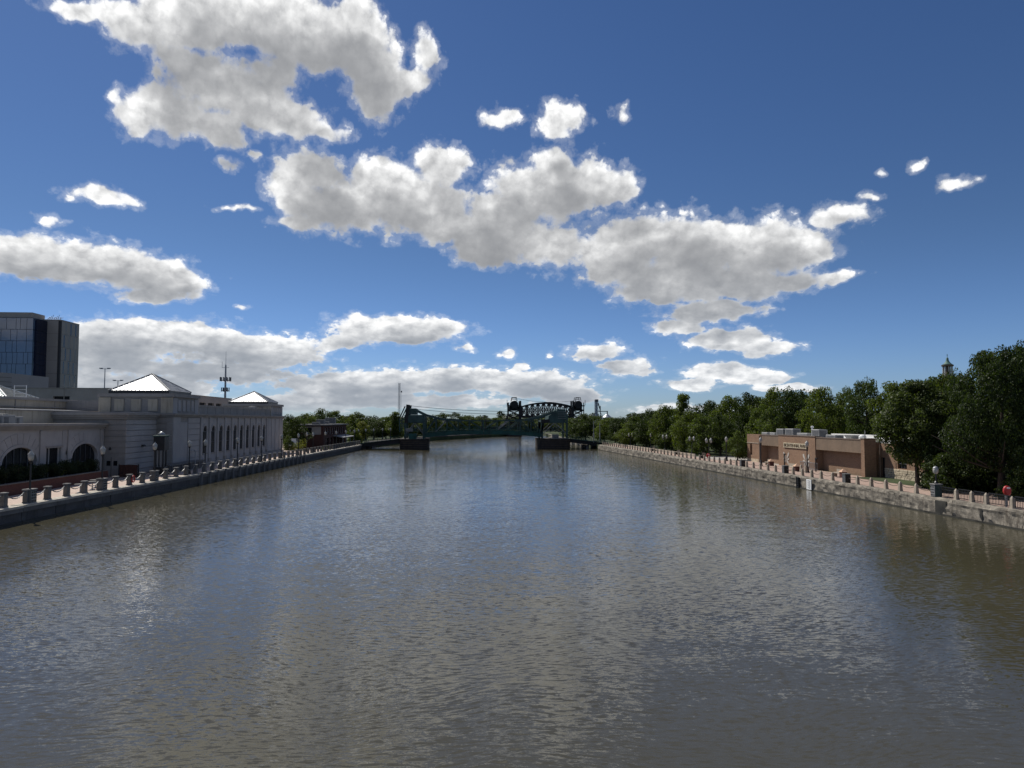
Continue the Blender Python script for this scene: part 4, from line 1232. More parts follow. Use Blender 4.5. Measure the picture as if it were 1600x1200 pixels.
# white service van beside the house
vn = thing('service_van', 'white box van parked before the dark brick house', 'van', (-36.0, 158.5, PZ))
MB().cbox(-36.9, -35.1, 156.8, 160.4, PZ + 0.55, PZ + 2.5, 0.06).build('box_body', MAT['white'], vn)
MB().prism([(155.2, PZ + 0.45), (156.75, PZ + 0.45), (156.75, PZ + 1.9), (156.0, PZ + 1.9), (155.4, PZ + 1.25), (155.2, PZ + 1.1)], 'x', -36.8, -35.2).build('cab', MAT['white'], vn)
MB().add([(-36.7, 155.38, PZ + 1.28), (-35.3, 155.38, PZ + 1.28), (-35.3, 155.95, PZ + 1.85), (-36.7, 155.95, PZ + 1.85)], [(0, 1, 2, 3)]).build('windscreen', MAT['glass'], vn)
for sx in (-36.85, -35.4):
    for yy in (155.95, 159.5):
        MB().tube([(sx, yy, PZ + 0.36), (sx + 0.25, yy, PZ + 0.36)], 0.36, 12).build('wheel', MAT['black'], vn)
fp = thing('flag_pole', 'bare slender pole standing left of the dark brick house', 'pole', (-37.3, 160, PZ))
MB().tube([(-37.3, 160, PZ), (-37.3, 160, 8.3)], [0.09, 0.04], 8).build('shaft', MAT['steel'], fp)
MB().lathe([(0.06, 0), (0.09, 0.08), (0.02, 0.16)], 8, (-37.3, 160, 8.3)).build('finial', MAT['steel'], fp)

# ------------------------------------------------------------------ green bascule bridge
BB = thing('bascule_bridge', 'green steel double-leaf bascule bridge with counterweight towers across the river', 'bridge', (6.7, 196, 0))
YN, YF = 192.2, 199.8


def gz(x):
    """underside of the arched girder"""
    return 4.02 - 0.0032 * (x - 6.7) ** 2


def poly_girder(y, x0, x1, depth, name, mat, n=12):
    top = [(x0 + (x1 - x0) * i / n, gz(x0 + (x1 - x0) * i / n) + depth) for i in range(n + 1)]
    bot = [(x0 + (x1 - x0) * i / n, gz(x0 + (x1 - x0) * i / n)) for i in range(n, -1, -1)]
    return MB().prism(bot[::-1] + top[::-1], 'y', y - 0.15, y + 0.15).build(name, mat, BB)


for y in (YN, YF):
    for (a, b) in ((-9.3, 6.64), (6.76, 22.8)):
        gd = poly_girder(y, a, b, 0.98, 'girder', MAT['bridge_green'])
        st = MB()
        nst = 11
        for i in range(nst):
            x = a + (b - a) * (i + 0.5) / nst
            st.box(x - 0.06, x + 0.06, y - 0.21, y + 0.21, gz(x) + 0.05, gz(x) + 1.2)
        st.build('stiffeners', MAT['bridge_green'], gd)
        fl = MB()
        for dz in (0.0, 1.25):
            for i in range(10):
                xa, xb = a + (b - a) * i / 10, a + (b - a) * (i + 1) / 10
                fl.beam((xa, y, gz(xa) + dz), (xb, y, gz(xb) + dz), 0.55, 0.08)
        fl.build('flange', MAT['bridge_green'], gd)
# deck and railing
dk = MB()
for i in range(16):
    xa, xb = -9.3 + 32.1 * i / 16, -9.3 + 32.1 * (i + 1) / 16
    za, zb = gz(xa) + 0.75, gz(xb) + 0.75
    dk.add([(xa, YN, za), (xb, YN, zb), (xb, YF, zb), (xa, YF, za), (xa, YN, za - 0.35), (xb, YN, zb - 0.35), (xb, YF, zb - 0.35), (xa, YF, za - 0.35)],
           [(0, 1, 2, 3), (7, 6, 5, 4), (0, 4, 5, 1), (1, 5, 6, 2), (2, 6, 7, 3), (3, 7, 4, 0)])
dk.build('deck', MAT['deck_dark'], BB)
for i in range(9):
    x = -8 + i * 3.7
    MB().box(x - 0.12, x + 0.12, YN + 0.2, YF - 0.2, gz(x) + 0.02, gz(x) + 0.42).build('floor_beam', MAT['deck_dark'], BB)
chord = [(-12.0, 10.65), (-9.0, 9.17), (-4.65, 8.04), (0.57, 7.69), (6.67, 7.58), (12.76, 7.69), (18.5, 7.87), (22.2, 8.63), (26.5, 10.2)]


def cz(x):
    for (xa, za), (xb, zb) in zip(chord, chord[1:]):
        if xa <= x <= xb:
            return za + (zb - za) * (x - xa) / (xb - xa)
    return 8.0


for y in (YN, YF):
    for (xa, za), (xb, zb) in zip(chord, chord[1:]):
        thin = -2 < (xa + xb) / 2 < 16
        MB().beam((xa, y, za), (xb, y, zb), 0.36 if thin else 0.6, 0.34 if thin else 0.62).build('top_chord', MAT['bridge_grey'], BB)
    xs = [-9.0, -6.2, -3.2, -0.2, 2.9, 6.7, 10.5, 13.6, 16.6, 19.6, 22.4]
    for i, x in enumerate(xs):
        MB().beam((x, y, gz(x) + 1.2), (x, y, cz(x)), 0.26).build('vertical', MAT['bridge_grey'], BB)
    for i in range(len(xs) - 1):
        xa, xb = xs[i], xs[i + 1]
        if i < 5:
            p, q = (xa, y, gz(xa) + 1.2), (xb, y, cz(xb))
            if i >= 2:
                p, q = (xb, y, gz(xb) + 1.2), (xa, y, cz(xa))
        else:
            p, q = (xa, y, gz(xa) + 1.2), (xb, y, cz(xb))
            if i >= 8:
                p, q = (xa, y, cz(xa)), (xb, y, gz(xb) + 1.2)
        MB().beam(p, q, 0.28).build('diagonal', MAT['bridge_grey'] if i not in (1, 6) else MAT['bridge_pale'], BB)
    for x0, x1 in ((-9, 6.6), (6.8, 22.5)):
        rl = MB()
        for i in range(14):
            xa, xb = x0 + (x1 - x0) * i / 14, x0 + (x1 - x0) * (i + 1) / 14
            for dz in (1.65, 2.05):
                rl.beam((xa, y - 0.35, gz(xa) + dz), (xb, y - 0.35, gz(xb) + dz), 0.06)
            rl.beam((xa, y - 0.35, gz(xa) + 1.2), (xa, y - 0.35, gz(xa) + 2.05), 0.06)
        rl.build('railing', MAT['bridge_green'], BB)
for i, x in enumerate((-3.2, 2.9, 10.5, 16.6)):
    MB().beam((x, YN, cz(x)), (x, YF, cz(x)), 0.2).build('sway_brace', MAT['bridge_grey'], BB)


def pier(x0, x1, label):
    """river pier with a rounded nose towards the camera and timber fender rails"""
    y0, y1 = 189.5, 203
    xm, w = (x0 + x1) / 2, (x1 - x0) / 2
    def outline(k, off=0.0):
        pts = [(x0 - off, y1), (x0 - off, y0 + 1.8)]
        for i in range(1, 8):
            a = math.pi * i / 8
            pts.append((xm - (w + off) * math.cos(a), y0 + 1.8 - (1.8 + off) * math.sin(a)))
        pts += [(x1 + off, y0 + 1.8), (x1 + off, y1)]
        return pts
    p = MB().prism(outline(0), 'z', -1.0, 2.5).build('pier', MAT['pier'], BB)
    p['label'] = label
    MB().prism(outline(0, 0.18), 'z', 2.5, 2.78).build('cap', MAT['pier'], p)
    for z in (0.35, 0.95, 1.55, 2.1):
        MB().prism(outline(0, 0.10), 'z', z, z + 0.22).build('fender_rail', MAT['bark'], p)


pier(-15.6, -8.3, 'left river pier of the bascule bridge')
pier(21.9, 30.1, 'right river pier of the bascule bridge')


def tower(sgn, xin, xout, label):
    """counterweight tower; xin is the edge towards mid-river"""
    def X(t):
        return xin + (xout - xin) * t
    tw = MB().beam((X(0), YN, 7.55), (X(0), YF, 7.55), 0.4, 0.5).build('tower', MAT['bridge_grey'], BB)
    tw['label'] = label
    for y in (YN, YF):
        MB().beam((X(0), y, 2.78), (X(0), y, 8.0), 0.5).build('post', MAT['bridge_grey'], tw)
        MB().beam((X(1), y, 2.78), (X(1), y, 9.2), 0.5).build('post', MAT['bridge_grey'], tw)
    for y in (YN, YF):
        MB().beam((X(0), y, 7.2), (X(1), y, 7.2), 0.3, 0.4).build('portal_beam', MAT['bridge_grey'], tw)
        MB().beam((X(0.04), y, 4.2), (X(0.5), y, 7.1), 0.22).build('brace', MAT['bridge_pale'], tw)
        MB().beam((X(0.96), y, 4.2), (X(0.5), y, 7.1), 0.22).build('brace', MAT['bridge_pale'], tw)
        MB().beam((X(0.3), y, 4.5), (X(0.7), y, 5.9), 0.2).build('brace', MAT['bridge_grey'], tw)
        MB().beam((X(0.7), y, 4.5), (X(0.3), y, 5.9), 0.2).build('brace', MAT['bridge_grey'], tw)
    return tw, X


tl, X = tower(-1, -9.4, -14.3, 'left counterweight tower of the bascule bridge')
MB().cbox(-13.9, -9.3, YN - 0.3, YF + 0.3, 7.25, 9.2, 0.12).build('counterweight', MAT['bridge_grey'], tl)
MB().cbox(-13.8, -11.4, YN + 0.0, YF - 0.0, 9.3, 10.95, 0.1).build('upper_counterweight', MAT['bridge_grey'], tl)
for y in (YN, YF):
    MB().beam((-14.1, y, 7.0), (-13.6, y, 11.95), 0.9, 0.7).build('rocker_post', MAT['deck_dark'], tl)
    MB().beam((-14.4, y, 11.5), (-15.9, y, 8.2), 0.3).build('back_stay', MAT['deck_dark'], tl)
    MB().beam((-15.9, y, 8.2), (-15.7, y, 4.6), 0.28).build('back_stay', MAT['bridge_grey'], tl)
    MB().beam((-13.6, y, 9.4), (-15.6, y, 7.6), 0.25).build('back_stay', MAT['bridge_grey'], tl)
    MB().beam((-15.9, y, 7.3), (-13.8, y, 5.0), 0.25).build('back_stay', MAT['bridge_grey'], tl)
MB().cbox(-14.2, -12.3, YN - 0.45, YN - 0.1, 4.75, 5.6, 0.04).build('notice_board', MAT['bridge_pale'], tl)
MB().cbox(-13.3, -11.2, YN - 1.6, YN - 0.3, 2.78, 4.2, 0.05).build('machinery_box', MAT['bridge_green'], tl)
MB().box(-14.2, -9.5, YN - 1.9, YN - 1.85, 3.6, 3.68).build('hand_rail', MAT['bridge_green'], tl)
tr, X = tower(1, 22.6, 29.4, 'right counterweight tower of the bascule bridge')
MB().prism([(24.2, 7.6), (25.8, 7.1), (28.9, 7.4), (29.2, 8.6), (29.0, 10.75), (26.8, 10.75), (26.4, 9.9), (24.4, 9.0)], 'y', YN - 0.2, YF + 0.2).build('counterweight', MAT['bridge_grey'], tr)
for zz in (8.2, 8.8, 9.4, 10.0):
    MB().box(26.9, 29.1, YN - 0.28, YN - 0.2, zz, zz + 0.12).build('counterweight_rib', MAT['bridge_pale'], tr)
for y in (YN, YF):
    MB().beam((23.0, y, 7.3), (22.3, y, 4.2), 0.5).build('trunnion_leg', MAT['deck_dark'], tr)
    MB().beam((22.3, y, 7.4), (24.6, y, 7.6), 0.8, 0.9).build('trunnion_block', MAT['deck_dark'], tr)
MB().cbox(25.2, 27.0, YN - 1.2, YN - 0.3, 2.78, 3.9, 0.05).build('machinery_box', MAT['bridge_pale'], tr)
# approach spans
for name, (xa, za, xb, zb, yo) in {'left': (-26.2, 1.55, -15.7, 2.75, 0), 'right': (30.2, 2.72, 40.5, 1.42, 0)}.items():
    sp = MB().add([(xa, YN - 1, za), (xb, YN - 1, zb), (xb, YF + 1, zb), (xa, YF + 1, za), (xa, YN - 1, za - 0.95), (xb, YN - 1, zb - 1.1), (xb, YF + 1, zb - 1.1), (xa, YF + 1, za - 0.95)],
                  [(0, 1, 2, 3), (7, 6, 5, 4), (0, 4, 5, 1), (1, 5, 6, 2), (2, 6, 7, 3), (3, 7, 4, 0)]).build('approach_span', MAT['deck_dark'], BB)
    MB().beam((xa, YN - 1.1, za + 0.03), (xb, YN - 1.1, zb + 0.03), 0.3, 0.16).build('kerb', MAT['bridge_grey'], sp)
    rl = MB()
    for i in range(9):
        t0, t1 = i / 9, (i + 1) / 9
        p0 = (xa + (xb - xa) * t0, YN - 1.05, za + (zb - za) * t0)
        p1 = (xa + (xb - xa) * t1, YN - 1.05, za + (zb - za) * t1)
        for dz in (0.55, 0.95):
            rl.beam((p0[0], p0[1], p0[2] + dz), (p1[0], p1[1], p1[2] + dz), 0.07)
        rl.beam(p0, (p0[0], p0[1], p0[2] + 0.95), 0.08)
        for j in range(6):
            q = [p0[k] + (p1[k] - p0[k]) * j / 6 for k in range(3)]
            rl.beam((q[0], q[1], q[2] + 0.1), (q[0], q[1], q[2] + 0.55), 0.03)
    rl.build('railing', MAT['bridge_green'], sp)
MB().box(37.6, 39.4, 191, 201, -0.6, 0.62).build('abutment', MAT['pier'], BB)
MB().box(34.6, 35.3, 192, 200, -0.6, 0.95).build('column', MAT['quay_band'], BB)
MB().box(-26.6, -24.6, 190.6, 201, -0.6, 0.55).build('abutment', MAT['pier'], BB)
# paired overhead cables and hooked mid-span poles
for i, (dz, yy) in enumerate(((0, YN), (-0.75, YN + 0.6))):
    cb = thing('overhead_cable', ['upper dark cable strung between the bridge towers', 'lower dark cable strung between the bridge towers'][i], 'cable', (-13.4, yy, 11.8 + dz), 'cables between the bridge towers')
    pts = []
    for k in range(25):
        t = k / 24
        pts.append((-13.4 + 41 * t, yy, 11.7 + dz - 1.1 * t - 0.9 * (1 - (2 * t - 1) ** 2)))
    MB().tube(pts, 0.055, 5).build('wire', MAT['black'], cb)
for i, x in enumerate((6.2, 7.2)):
    hk = MB()
    hk.tube([(x, YN - 0.3, gz(x) + 1.3), (x, YN - 0.3, 8.2), (x + 0.1, YN - 0.3, 8.55), (x + 0.35, YN - 0.3, 8.6)], 0.11, 8)
    hk.lathe([(0.1, 0), (0.2, 0.1), (0.18, 0.25), (0.05, 0.3)], 8, (x + 0.35, YN - 0.3, 8.35))
    hk.build('hooked_lamp', MAT['black'], BB)
for i, (x, zt) in enumerate(((36.6, 7.6), (38.3, 7.2))):
    sp = thing('signal_pole', ['taller thin grey signal pole on the right bridge approach', 'shorter thin grey signal pole at the right end of the bridge'][i], 'pole', (x, 191.3, 1.9), 'signal poles on the right bridge approach')
    MB().tube([(x, 191.3, 1.6), (x, 191.3, zt)], [0.16, 0.09], 8).build('shaft', MAT['hvac'], sp)
    MB().cbox(x - 0.16, x + 0.16, 191.1, 191.5, 3.2, 4.2, 0.03).build('signal_box', MAT['hvac'], sp)
for i, (x, y) in enumerate(((-30.5, 203.5), (-28.2, 203.5), (-26.2, 203.5), (-24.0, 203.5), (-21.5, 203.5), (-19.3, 203.5))):
    acorn_lamp('street_lamp', '%s globe lamp from the left on the road to the bascule bridge' % nth(i + 1), 'lamps on the bridge road', (x, y, 1.9 + 0.1 * i), 3.3)

# ------------------------------------------------------------------ black vertical-lift railway bridge
LB = thing('railway_lift_bridge', 'black vertical-lift railway bridge with raised arched truss behind the green bridge', 'bridge', (43, 345, 0))
for y in (342, 348):
    npan = 9
    xs = [30.4 + (54.8 - 30.4) * i / npan for i in range(npan + 1)]
    def tz(x):
        t = (x - 42.6) / 12.2
        return 16.2 - 1.9 * t * t
    for i in range(npan):
        a, b = xs[i], xs[i + 1]
        MB().beam((a, y, tz(a)), (b, y, tz(b)), 0.7, 0.8).build('top_chord', MAT['rail_black'], LB)
        MB().beam((a, y, 9.55), (b, y, 9.55), 0.6, 1.1).build('bottom_chord', MAT['rail_black'], LB)
        MB().beam((a, y, 9.6), (b, y, tz(b)), 0.36).build('diagonal', MAT['rail_black'], LB)
        MB().beam((a, y, tz(a)), (b, y, 9.6), 0.36).build('diagonal', MAT['rail_black'], LB)
    for i, x in enumerate(xs):
        MB().beam((x, y, 9.5), (x, y, tz(x)), 0.5 if i not in (0, npan) else 0.9).build('vertical', MAT['rail_black'], LB)
MB().box(30.2, 55.0, 342, 348, 9.15, 9.4).build('track_deck', MAT['rail_black'], LB)
for (xa, xb, side) in ((23.9, 29.7, -1), (55.4, 60.6, 1)):
    outer, inner = (xa, xb) if side < 0 else (xb, xa)
    base = MB().box(min(xa, xb) - 0.4, max(xa, xb) + 0.4, 340.5, 349.5, -1, 2.2).build('pier', MAT['pier'], LB)
    for y in (342, 348):
        MB().beam((inner, y, 2.2), (inner, y, 17.2), 0.75).build('tower_leg', MAT['rail_black'], LB)
        MB().beam((outer + side * 3.2, y, 2.2), (outer, y, 10.5), 0.5).build('tower_leg', MAT['rail_black'], LB)
        MB().beam((outer, y, 10.5), (outer, y, 16.4), 0.4).build('tower_leg', MAT['rail_black'], LB)
        zz = 3.0
        while zz < 14:
            MB().beam((inner, y, zz), (outer + side * max(0, (10.5 - zz - 2.4) * 0.38), y, zz + 2.4), 0.34).build('brace', MAT['rail_black'], LB)
            MB().beam((outer + side * max(0, (10.5 - zz) * 0.38), y, zz), (inner, y, zz + 2.4), 0.34).build('brace', MAT['rail_black'], LB)
            MB().beam((inner, y, zz + 2.4), (outer, y, zz + 2.4), 0.22).build('strut', MAT['rail_black'], LB)
            zz += 2.4
        xm = (xa + xb) / 2
        MB().tube([(xm, y - 0.4, 15.4), (xm, y + 0.4, 15.4)], 1.85, 20).build('sheave', MAT['rail_black'], LB)
    xm = (xa + xb) / 2
    MB().cbox(min(xa, xb) + 0.5, max(xa, xb) - 0.5, 343.5, 346.5, 12.4, 14.4, 0.1).build('counterweight', MAT['rail_black'], LB)
    MB().box(min(xa, xb) - 0.5, max(xa, xb) + 0.5, 341.5, 348.5, 14.6, 15.0).build('sheave_floor', MAT['rail_black'], LB)
    hd = MB()
    for sx in (-1.4, 1.4):
        for y in (342.5, 347.5):
            hd.beam((xm + sx, y, 17.0), (xm + sx * 0.75, y, 18.9), 0.22)
    for y in (342.5, 347.5):
        hd.beam((xm - 1.2, y, 18.85), (xm + 1.2, y, 18.85), 0.25)
        hd.beam((xm - 1.3, y, 18.1), (xm + 1.3, y, 18.1), 0.18)
    hd.build('head_frame', MAT['rail_black'], LB)
    MB().beam((outer + side * 0.7, 342, 15.0), (outer + side * 0.7, 342, 17.6), 0.2).build('mast', MAT['rail_black'], LB)
for i, (xa, za, xb, zb) in enumerate(((28.2, 18.2, 42.5, 16.6), (42.5, 16.6, 57.0, 17.4))):
    MB().tube([(xa, 342, za), ((xa + xb) / 2, 342, (za + zb) / 2 - 0.35), (xb, 342, zb)], 0.07, 5).build('haul_cable', MAT['rail_black'], LB)
MB().box(-40, 23.4, 343, 347, 3.2, 4.6).build('approach_girder', MAT['rail_black'], LB)
MB().box(61.2, 130, 343, 347, 3.2, 4.6).build('approach_girder', MAT['rail_black'], LB)

# ------------------------------------------------------------------ grain elevator, radio mast, church, far lamp
GE = thing('grain_elevator', 'grey steel grain elevator leg tower with braces beyond the right trees', 'grain elevator', (70.5, 360, GZ))
for sx in (-0.7, 0.7):
    for sy in (-0.7, 0.7):
        MB().beam((70.3 + sx, 360 + sy, GZ), (70.3 + sx, 360 + sy, 17.2), 0.16).build('leg', MAT['silo'], GE)
for i in range(9):
    z = 2 + i * 1.7
    for sy in (-0.7, 0.7):
        MB().beam((69.6, 360 + sy, z), (71.0, 360 + sy, z + 1.7), 0.1).build('brace', MAT['silo'], GE)
        MB().beam((71.0, 360 + sy, z), (69.6, 360 + sy, z + 1.7), 0.1).build('brace', MAT['silo'], GE)
MB().cbox(69.75, 70.75, 359.6, 360.4, GZ, 17.6, 0.05).build('bucket_leg', MAT['silo'], GE)
MB().cbox(69.5, 71.3, 359.2, 360.8, 17.2, 18.5, 0.15).build('head_house', MAT['mullion'], GE)
MB().beam((71.2, 360, 16.8), (72.4, 360, 13.0), 0.5).build('spout', MAT['mullion'], GE)
MB().beam((72.4, 360, 15.2), (72.4, 360, 9.0), 0.35).build('spout', MAT['mullion'], GE)
MB().beam((71.5, 360, 13.2), (74.4, 360, 8.6), 0.22).build('spout', MAT['silo'], GE)
for s in (-1, 1):
    MB().beam((70.3 + s * 0.8, 360, 11.5), (70.3 + s * 3.4, 360, 7.2), 0.16).build('stay', MAT['silo'], GE)
MB().beam((71.3, 360, 12.35), (76.2, 360, 12.35), 0.28, 0.36).build('conveyor', MAT['mullion'], GE)
MB().beam((76.0, 360, 12.6), (76.0, 360, 11.0), 0.45).build('conveyor_drop', MAT['mullion'], GE)
GB = thing('grain_bin', 'round corrugated steel grain bin with a conical roof', 'grain bin', (76, 361, GZ))
MB().lathe([(2.45, GZ), (2.45, 9.3)], 28, (76, 361, 0)).build('shell', MAT['silo'], GB, smooth=False)
for z in (5.5, 6.5, 7.5, 8.5, 9.25):
    MB().lathe([(2.5, z - 0.05), (2.5, z + 0.05)], 28, (76, 361, 0)).build('hoop', MAT['steel'], GB)
MB().lathe([(2.6, 9.3), (0.35, 11.1), (0.3, 11.5)], 28, (76, 361, 0)).build('roof', MAT['silo'], GB)
RM = thing('lattice_radio_mast', 'tall thin lattice radio mast far behind the left bridge tower', 'mast', (-41.5, 500, GZ))
for s in ((-0.8, -0.5), (0.8, -0.5), (0, 0.9)):
    MB().beam((-41.5 + s[0], 500 + s[1], GZ), (-41.5 + s[0] * 0.75, 500 + s[1], 33.8), 0.2).build('leg', MAT['steel'], RM)
lt = MB()
for i in range(22):
    z = 3 + i * 1.4
    lt.beam((-42.2, 499.5, z), (-40.8, 499.5, z + 1.4), 0.14)
    lt.beam((-40.8, 499.5, z), (-42.2, 499.5, z + 1.4), 0.14)
lt.build('lattice', MAT['steel'], RM)
MB().cbox(-40.4, -39.6, 499.4, 500.2, 27.2, 28.4, 0.1).build('antenna', MAT['mullion'], RM)
MB().beam((-40.0, 500, 14), (-40.0, 500, 27.3), 0.1).build('feed_line', MAT['steel'], RM)

CH = thing('church_cupola', 'octagonal church lantern with verdigris roof rising above the near trees', 'church tower', (108.5, 150, GZ))
cx, cy = 108.5, 150.0
MB().box(cx - 2.2, cx + 2.2, cy - 2.2, cy + 2.2, GZ - 0.2, 16.2).build('tower_shaft', MAT['brick_tan'], CH)
MB().lathe([(1.25, 16.2), (1.25, 17.3)], 8, (cx, cy, 0), math.pi / 8).build('drum', MAT['trim'], CH)
for i in range(8):
    a = 2 * math.pi * i / 8 + math.pi / 8
    MB().lathe([(0.15, 17.3), (0.12, 19.7)], 8, (cx + 0.9 * math.cos(a), cy + 0.9 * math.sin(a), 0)).build('column', MAT['cream'], CH)
MB().lathe([(0.34, 17.3), (0.34, 19.7)], 8, (cx, cy, 0)).build('core', MAT['trim'], CH)
MB().lathe([(1.05, 19.7), (1.2, 19.75), (1.25, 20.0), (1.1, 20.05)], 16, (cx, cy, 0)).build('entablature', MAT['trim'], CH)
MB().lathe([(1.15, 20.05), (0.8, 20.3), (0.45, 20.7), (0.28, 21.1), (0.22, 21.6), (0.12, 21.7)], 16, (cx, cy, 0)).build('roof', MAT['copper'], CH, smooth=True)
MB().tube([(cx, cy, 21.6), (cx, cy, 22.5)], 0.05, 6).build('spire', MAT['copper'], CH)
MB().beam((cx - 0.2, cy, 22.25), (cx + 0.2, cy, 22.25), 0.06).build('cross_bar', MAT['copper'], CH)

# dark revetment along the far left bank, seen under the bridge
rv = thing('revetment', 'low dark stone revetment along the far left bank beyond the bridge', 'wall', (-10, 275, 0))
far_pts = [(-24.2, 203), (-23.4, 212), (-10.2, 275), (6.6, 312), (19.1, 336), (25.1, 352)]
for (xa, ya), (xb, yb) in zip(far_pts, far_pts[1:]):
    MB().add([(xa, ya, -0.6), (xb, yb, -0.6), (xb - 2.5, yb + 1, -0.6), (xa - 2.5, ya + 1, -0.6), (xa - 0.6, ya, 1.55), (xb - 0.6, yb, 1.55), (xb - 2.5, yb + 1, 1.7), (xa - 2.5, ya + 1, 1.7)],
             [(0, 1, 5, 4), (4, 5, 6, 7), (1, 2, 6, 5), (2, 3, 7, 6), (3, 0, 4, 7)]).build('wall_length', MAT['pier'], rv)
rv2 = thing('quay_wall', 'pale stone quay wall on the right bank beyond the bridge', 'wall', (38.5, 250, 0))
far_r = [(36.9, 203), (37.9, 255), (39.4, 300), (42.9, 350)]
for (xa, ya), (xb, yb) in zip(far_r, far_r[1:]):
    MB().add([(xa, ya, -0.6), (xb, yb, -0.6), (xb + 1, yb, -0.6), (xa + 1, ya, -0.6), (xa + 0.1, ya, 1.4), (xb + 0.1, yb, 1.4), (xb + 1, yb, 1.4), (xa + 1, ya, 1.4)],
             [(0, 1, 5, 4), (4, 5, 6, 7), (1, 2, 6, 5), (2, 3, 7, 6), (3, 0, 4, 7)]).build('wall_length', MAT['quay_light'], rv2)

# ------------------------------------------------------------------ right quay wall: weathered blocks of concrete
from mathutils import noise as mnoise
RW = thing('quay_wall', 'weathered pale concrete quay wall with broken top edge on the right bank', 'wall', (ER(60), 60, 0))
rq = random.Random(5)
y = 34.0
while y < 186:
    ln_ = rq.uniform(5.2, 7.4)
    y1 = min(y + ln_, 186.2)
    ny = max(4, int((y1 - y) / (0.28 if y < 110 else 0.6)))
    prof = [(0.10, -0.5), (0.06, 0.0), (-0.02, 0.12), (0.0, 0.35), (-0.01, 0.6), (0.0, 0.85), (-0.02, 1.05), (-0.01, 1.2), (0.06, PZ + 0.02), (0.62, PZ + 0.03), (0.64, 0.9)]
    b = MB()
    vs = []
    for i in range(ny + 1):
        yy = y + 0.02 + (y1 - y - 0.04) * i / ny
        for k, (dx, z) in enumerate(prof):
            d = 0.0
            dzz = 0.0
            if k < 9:
                q = Vector((yy * 0.9, z * 1.6, 3.1))
                d = 0.10 * mnoise.noise(q) + 0.07 * mnoise.noise(q * 2.7) + 0.04 * mnoise.noise(q * 6.1)
                if k >= 7:
                    chip = max(0.0, mnoise.noise(Vector((yy * 0.55, 7.7, 0.3))) - 0.05)
                    d -= 0.30 * chip
                    dzz = -0.20 * chip + 0.02 * mnoise.noise(q * 5)
                if k <= 2:
                    d *= 1.5
            vs.append((ER(yy) + dx - d, yy, z + dzz))
    m = len(prof)
    fs = [(i * m + k, (i + 1) * m + k, (i + 1) * m + k + 1, i * m + k + 1) for i in range(ny) for k in range(m - 1)]
    fs += [tuple(range(m)), tuple(ny * m + k for k in range(m - 1, -1, -1))]
    b.add(vs, fs)
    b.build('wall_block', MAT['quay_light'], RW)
    y = y1
MB().prism([(ER(30) + 0.2, 30), (ER(30) + 0.6, 30), (ER(186) + 0.6, 186), (ER(186) + 0.2, 186)], 'z', -0.5, 1.0).build('backing', MAT['quay_wet'], RW)
MB().prism([(ER(30) - 0.14, 30), (ER(30) + 0.19, 30), (ER(186) + 0.19, 186), (ER(186) - 0.14, 186)], 'z', -0.5, 0.10).build('wet_foot', MAT['quay_wet'], RW)
for ya, wd in ((51.1, 0.45), (55.0, 1.3)):
    MB().prism([(ER(ya) - 0.06, ya), (ER(ya) + 0.2, ya), (ER(ya) + 0.2, ya + wd), (ER(ya + wd) - 0.04, ya + wd)], 'z', -0.3, 1.0 + 0.1 * wd).build('dark_patch', MAT['quay_wet'], RW)
gb = thing('water_gauge', 'white water level gauge board on the right quay wall', 'gauge board', (ER(76.4) - 0.2, 76.4, 0.1))
MB().cbox(ER(76.4) - 0.26, ER(76.4) - 0.18, 75.85, 76.95, 0.06, 1.16, 0.02).build('board', MAT['white'], gb)
tk = MB()
for i in range(8):
    tk.box(ER(76.4) - 0.275, ER(76.4) - 0.262, 76.1, 76.35 + 0.25 * (i % 2), 0.18 + i * 0.12, 0.21 + i * 0.12)
tk.build('tick_marks', MAT['hvac_dark'], gb)
ls = thing('wall_ladder', 'black iron ladder set into the right quay wall', 'ladder', (ER(79) - 0.2, 79, 0))
for yy in (78.75, 79.2):
    MB().box(ER(79) - 0.26, ER(79) - 0.18, yy, yy + 0.07, -0.2, 1.25).build('rail', MAT['black'], ls)
for i in range(5):
    MB().box(ER(79) - 0.24, ER(79) - 0.19, 78.82, 79.2, 0.1 + i * 0.25, 0.16 + i * 0.25).build('rung', MAT['black'], ls)
MB().box(ER(79) - 0.16, ER(79) - 0.02, 78.7, 79.3, -0.2, 1.2).build('recess', MAT['quay_wet'], ls)

# ------------------------------------------------------------------ sand coloured obelisk bollards, chains, bins
def obelisk(x, y, first=[None], count=[0], label=None):
    if first[0] is None:
        b = thing('bollard', '', 'bollard', (0, 0, 0), 'sand bollards along the right quay')
        MB().frustum(0, 0, 0, 0.74, 0.30, 0.30, 0.23, 0.23).build('shaft', MAT['sandstone'], b)
        MB().add([(-0.115, -0.115, 0.74), (0.115, -0.115, 0.74), (0.115, 0.115, 0.74), (-0.115, 0.115, 0.74), (-0.03, -0.04, 0.90), (-0.03, 0.04, 0.90)],
                 [(0, 1, 4), (1, 2, 5, 4), (2, 3, 5), (3, 0, 4, 5), (3, 2, 1, 0)]).build('cap', MAT['sandstone'], b)
        MB().frustum(0, 0, -0.02, 0.06, 0.36, 0.36, 0.33, 0.33).build('foot', MAT['sandstone'], b)
        first[0] = b
        o = b
        o.location = (x, y, PZ)
    else:
        o = copy_tree(first[0], None, (x, y, PZ))
    if label is None:
        count[0] += 1
        label = '%s tapered sand coloured bollard along the right quay from the camera' % nth(count[0])
    o['label'] = label
    return o


